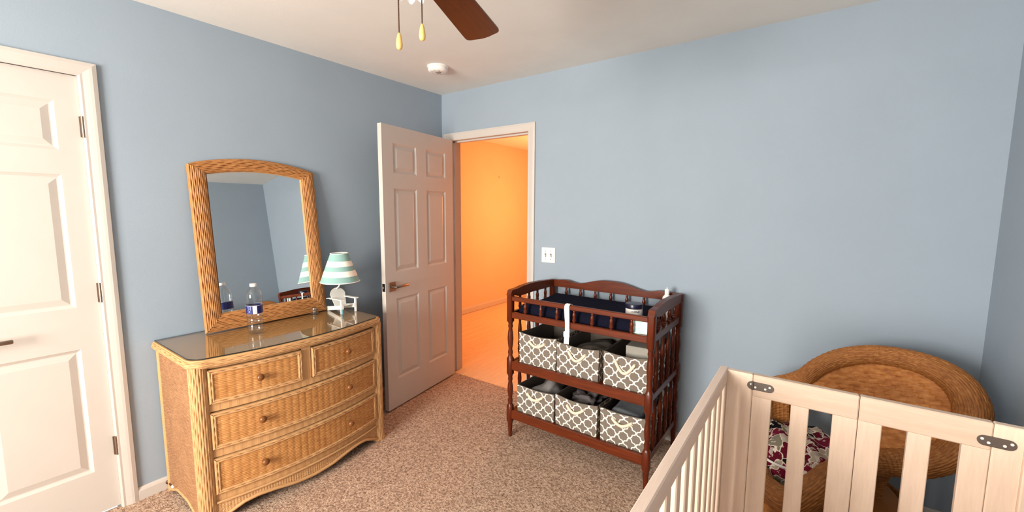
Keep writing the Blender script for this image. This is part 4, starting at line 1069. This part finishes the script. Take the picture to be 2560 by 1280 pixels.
# ------------------------------------------------------------------ wicker chair
def catmull(P, closed, per=10):
    P = np.array(P, float); n = len(P); out = []
    rng = range(n) if closed else range(n-1)
    for i in rng:
        g = lambda k: P[k % n] if closed else P[min(max(k, 0), n-1)]
        a, b, c, d = g(i-1), g(i), g(i+1), g(i+2)
        for k in range(per):
            s = k/per; out.append(.5*((2*b)+(-a+c)*s+(2*a-5*b+4*c-d)*s*s+(-a+3*b-3*c+d)*s**3))
    if not closed: out.append(P[-1])
    return np.array(out)
def wicker_chair():
    t = thing('wicker_chair', 'round brown wicker armchair with sweeping rolled rim in the corner behind the crib', 'chair', (2.82, -.47, 0))
    # rim centre line (x, y, z, radius): over the back, down the far arm, round the front, up the near arm
    ctl = [(2.686, -.293, .680, .037), (2.743, -.283, .745, .037), (2.814, -.283, .799, .038), (2.895, -.293, .835, .038), (2.972, -.31, .851, .038), (3.057, -.335, .851, .040), (3.124, -.362, .835, .045),
           (3.172, -.389, .803, .050), (3.200, -.416, .758, .052), (3.208, -.439, .705, .053), (3.193, -.467, .628, .053), (3.150, -.488, .552, .052), (3.083, -.492, .495, .051), (3.01, -.490, .470, .050),
           (2.945, -.515, .458, .050), (2.875, -.575, .444, .052), (2.805, -.66, .418, .054), (2.741, -.735, .370, .054), (2.680, -.775, .325, .052), (2.611, -.75, .322, .048), (2.555, -.68, .342, .044), (2.504, -.55, .455, .038),
           (2.503, -.43, .580, .036), (2.566, -.335, .622, .035), (2.630, -.303, .645, .036)]
    C = catmull(ctl, True, 12); P, r = C[:, :3], C[:, 3]; n = len(P)
    seg = np.r_[0, np.cumsum(np.linalg.norm(np.roll(P, -1, 0)-P, axis=1))]; L = seg[-1]
    Pc = np.vstack([P, P[:1]]); rc = np.r_[r, r[:1]]
    nu, nv = 760, 216; su = np.linspace(0, L, nu, endpoint=False)
    Q = np.stack([np.interp(su, seg, Pc[:, k]) for k in range(3)], -1); R = np.interp(su, seg, rc)
    k = np.hanning(9); k /= k.sum()
    Tn = np.roll(Q, -3, 0)-np.roll(Q, 3, 0); Tn /= np.linalg.norm(Tn, axis=1)[:, None]
    ctr = np.array([2.85, -.5, .55]); up = np.array([-.3, -1, .4]); up /= np.linalg.norm(up)
    N = np.tile(up, (nu, 1)); N = N-Tn*(N*Tn).sum(1)[:, None]; N /= np.linalg.norm(N, axis=1)[:, None]; B = np.cross(Tn, N)
    a = np.linspace(0, 2*PI, nv, endpoint=False); Sg = su[:, None]; Tg = a[None, :]*(.28/(2*PI))
    h = weave(L/np.round(L/.021), .28/36, .0034)(Sg+0*Tg, Tg+0*Sg)
    V = Q[:, None, :]+(R[:, None]+h)[..., None]*(np.cos(a)[None, :, None]*N[:, None, :]+np.sin(a)[None, :, None]*B[:, None, :])
    i = np.arange(nu)[:, None]; j = np.arange(nv)[None, :]
    F = np.stack([i*nv+j, ((i+1) % nu)*nv+j, ((i+1) % nu)*nv+(j+1) % nv, i*nv+(j+1) % nv], -1).reshape(-1, 4)[:, ::-1]
    uv = np.stack([Sg+0*Tg, Tg+0*Sg], -1).reshape(-1, 2)
    mk('rolled_rim', V.reshape(-1, 3), F, 'wick', t, True, uv)
    # back panel: herringbone dish inside the upper loop
    bl = [c[:3] for c in ctl[:14]]+[(2.90, -.440, .500), (2.842, -.394, .545), (2.738, -.341, .598), (2.665, -.310, .630)]
    bl = catmull(bl, True, 14); cen = np.array([2.94, -.375, .66]); nb = len(bl)
    nr = 90; rho = np.linspace(0, 1, nr)[None, :, None]
    G = cen+(bl[:, None, :]-cen)*rho
    nrm = np.array([-.3, -1, .4]); nrm /= np.linalg.norm(nrm)
    eu = np.cross(np.array([0, 0, 1.]), nrm); eu /= np.linalg.norm(eu); ev = np.cross(nrm, eu)
    # rows run slightly downhill to the right
    uu = -((G-cen)@eu)+.0; vv = (G-cen)@ev+.18*uu
    row = np.floor(vv/.020); fv = vv/.020-row; s = uu/.052+.5*np.mod(row, 2)+.13*row; fs = s-np.floor(s)
    hh = .0060*np.clip(fs*1.08, 0, 1)*np.clip((1-fs)/.07, 0, 1)*np.clip(np.minimum(fv, 1-fv)/.14, 0, 1)
    G = G-nrm*(.055*(1-rho**2)-hh[..., None])
    Fb = grid_faces(nb, nr, True)
    mk('woven_back', G.reshape(-1, 3), Fb[:, ::-1], 'wick_panel', t, True, np.stack([uu, vv], -1).reshape(-1, 2))
    G2 = cen+(bl[:, None, :]-cen)*np.linspace(0, 1, 12)[None, :, None]; G2 = G2-nrm*(.055*(1-np.linspace(0, 1, 12)[None, :, None]**2)+.012)
    mk('back_lining', G2.reshape(-1, 3), grid_faces(nb, 12, True), 'wick', t, True, np.zeros((nb*12, 2)))
    ed = catmull([(2.955, -.468, .462), (2.90, -.440, .500), (2.842, -.394, .545), (2.738, -.341, .598), (2.650, -.306, .628)], False, 8)
    MB().tube(ed, .012, 10).out('back_lower_rod', 'wick', t, True)
    # skirt below the arms down to the floor, ribbed
    lo = [(c[0], c[1], c[2]) for c in ctl[13:]]; A = catmull(lo, False, 10); m = len(A); cx = np.array([2.74, -.49])
    sl = np.r_[0, np.cumsum(np.linalg.norm(np.diff(A, axis=0), axis=1))]; LL = sl[-1]
    def S(U, Vv):
        q = np.clip(U, 0, 1)*LL; top = np.stack([np.interp(q, sl, A[:, k]) for k in range(3)], -1)
        zz = top[..., 2]*(1-Vv)+.02*Vv; sh = 1-.24*np.sin(np.clip(Vv, 0, 1)*PI*.5)
        return np.stack([cx[0]+(top[..., 0]-cx[0])*sh, cx[1]+(top[..., 1]-cx[1])*sh, zz], -1)
    relief('woven_skirt', S, LL, .42, 420, 240, weave(.019, .0085, .0032), 'wick', t)
    # rear drum closing the base
    ang = np.linspace(0, 2*PI, 60, endpoint=False)
    def D(U, Vv): 
        a = U*2*PI; r = .25-.02*Vv; return np.stack([2.80+1.08*r*np.cos(a), -.48+.92*r*np.sin(a), .30*(1-Vv)+.015*Vv], -1)
    relief('base_drum', D, 1.6, .3, 300, 120, weave(1.6/84, .0085, .0032), 'wick', t, wrap_u=True)
    MB().lathe([(0, .0), (.235, 0), (.235, .008)], (2.80, -.48, .292), 40).out('seat_deck', 'wick', t)
    # far arm inner wall: upright ribs between the arm rim and the seat
    w = catmull([(2.498, -.47, .53), (2.520, -.385, .60), (2.585, -.322, .63), (2.672, -.298, .655)], False, 10); sw = np.r_[0, np.cumsum(np.linalg.norm(np.diff(w, axis=0), axis=1))]; LW = sw[-1]
    def Sw(U, Vv):
        q = np.clip(U, 0, 1)*LW; top = np.stack([np.interp(q, sw, w[:, k]) for k in range(3)], -1)
        return np.stack([top[..., 0], top[..., 1], top[..., 2]*(1-Vv)+.30*Vv], -1)
    relief('ribbed_arm_panel', Sw, LW, .28, 120, 40, lambda s, q: .006*half(np.mod(s/.0155, 1))+.0006*np.sin(q*700), 'wick', t)
    # cushion
    n1, n2 = 72, 36; a = np.linspace(0, 2*PI, n1, endpoint=False); b = np.linspace(-PI/2, PI/2, n2); A2, B2 = np.meshgrid(a, b, indexing='ij')
    se = lambda x, p: np.sign(x)*np.abs(x)**p
    X = se(np.cos(A2), .7)*se(np.cos(B2), .55); Y = se(np.sin(A2), .7)*se(np.cos(B2), .55); Z = se(np.sin(B2), .7)
    wr = .012*np.sin(5*A2+2*Z)*np.cos(B2)+.010*np.sin(9*X+4*Y)
    px = 2.675+.150*X+.01*Z; py = -.485+.185*Y; pz = .388+(.085+wr)*Z+.05*(py+.485)-.22*np.clip(-py-.60, 0, 1)
    o = mk('seat_cushion', np.stack([px, py, pz], -1).reshape(-1, 3), grid_faces(n1, n2, True), 'floral', None, True)
    pip = [(2.675+.154*float(se(np.cos(q), .7)), -.485+.189*float(se(np.sin(q), .7))) for q in np.linspace(0, 2*PI, 80, endpoint=False)]
    MB().tube([(x, y, .430+.05*(y+.485)-.22*max(0, -y-.60)) for x, y in pip], .005, 6, closed=True).out('piping', 'strap', o, True)
    tag(o, 'floral burgundy, black and cream cushion on the wicker chair seat', 'cushion')
wicker_chair()
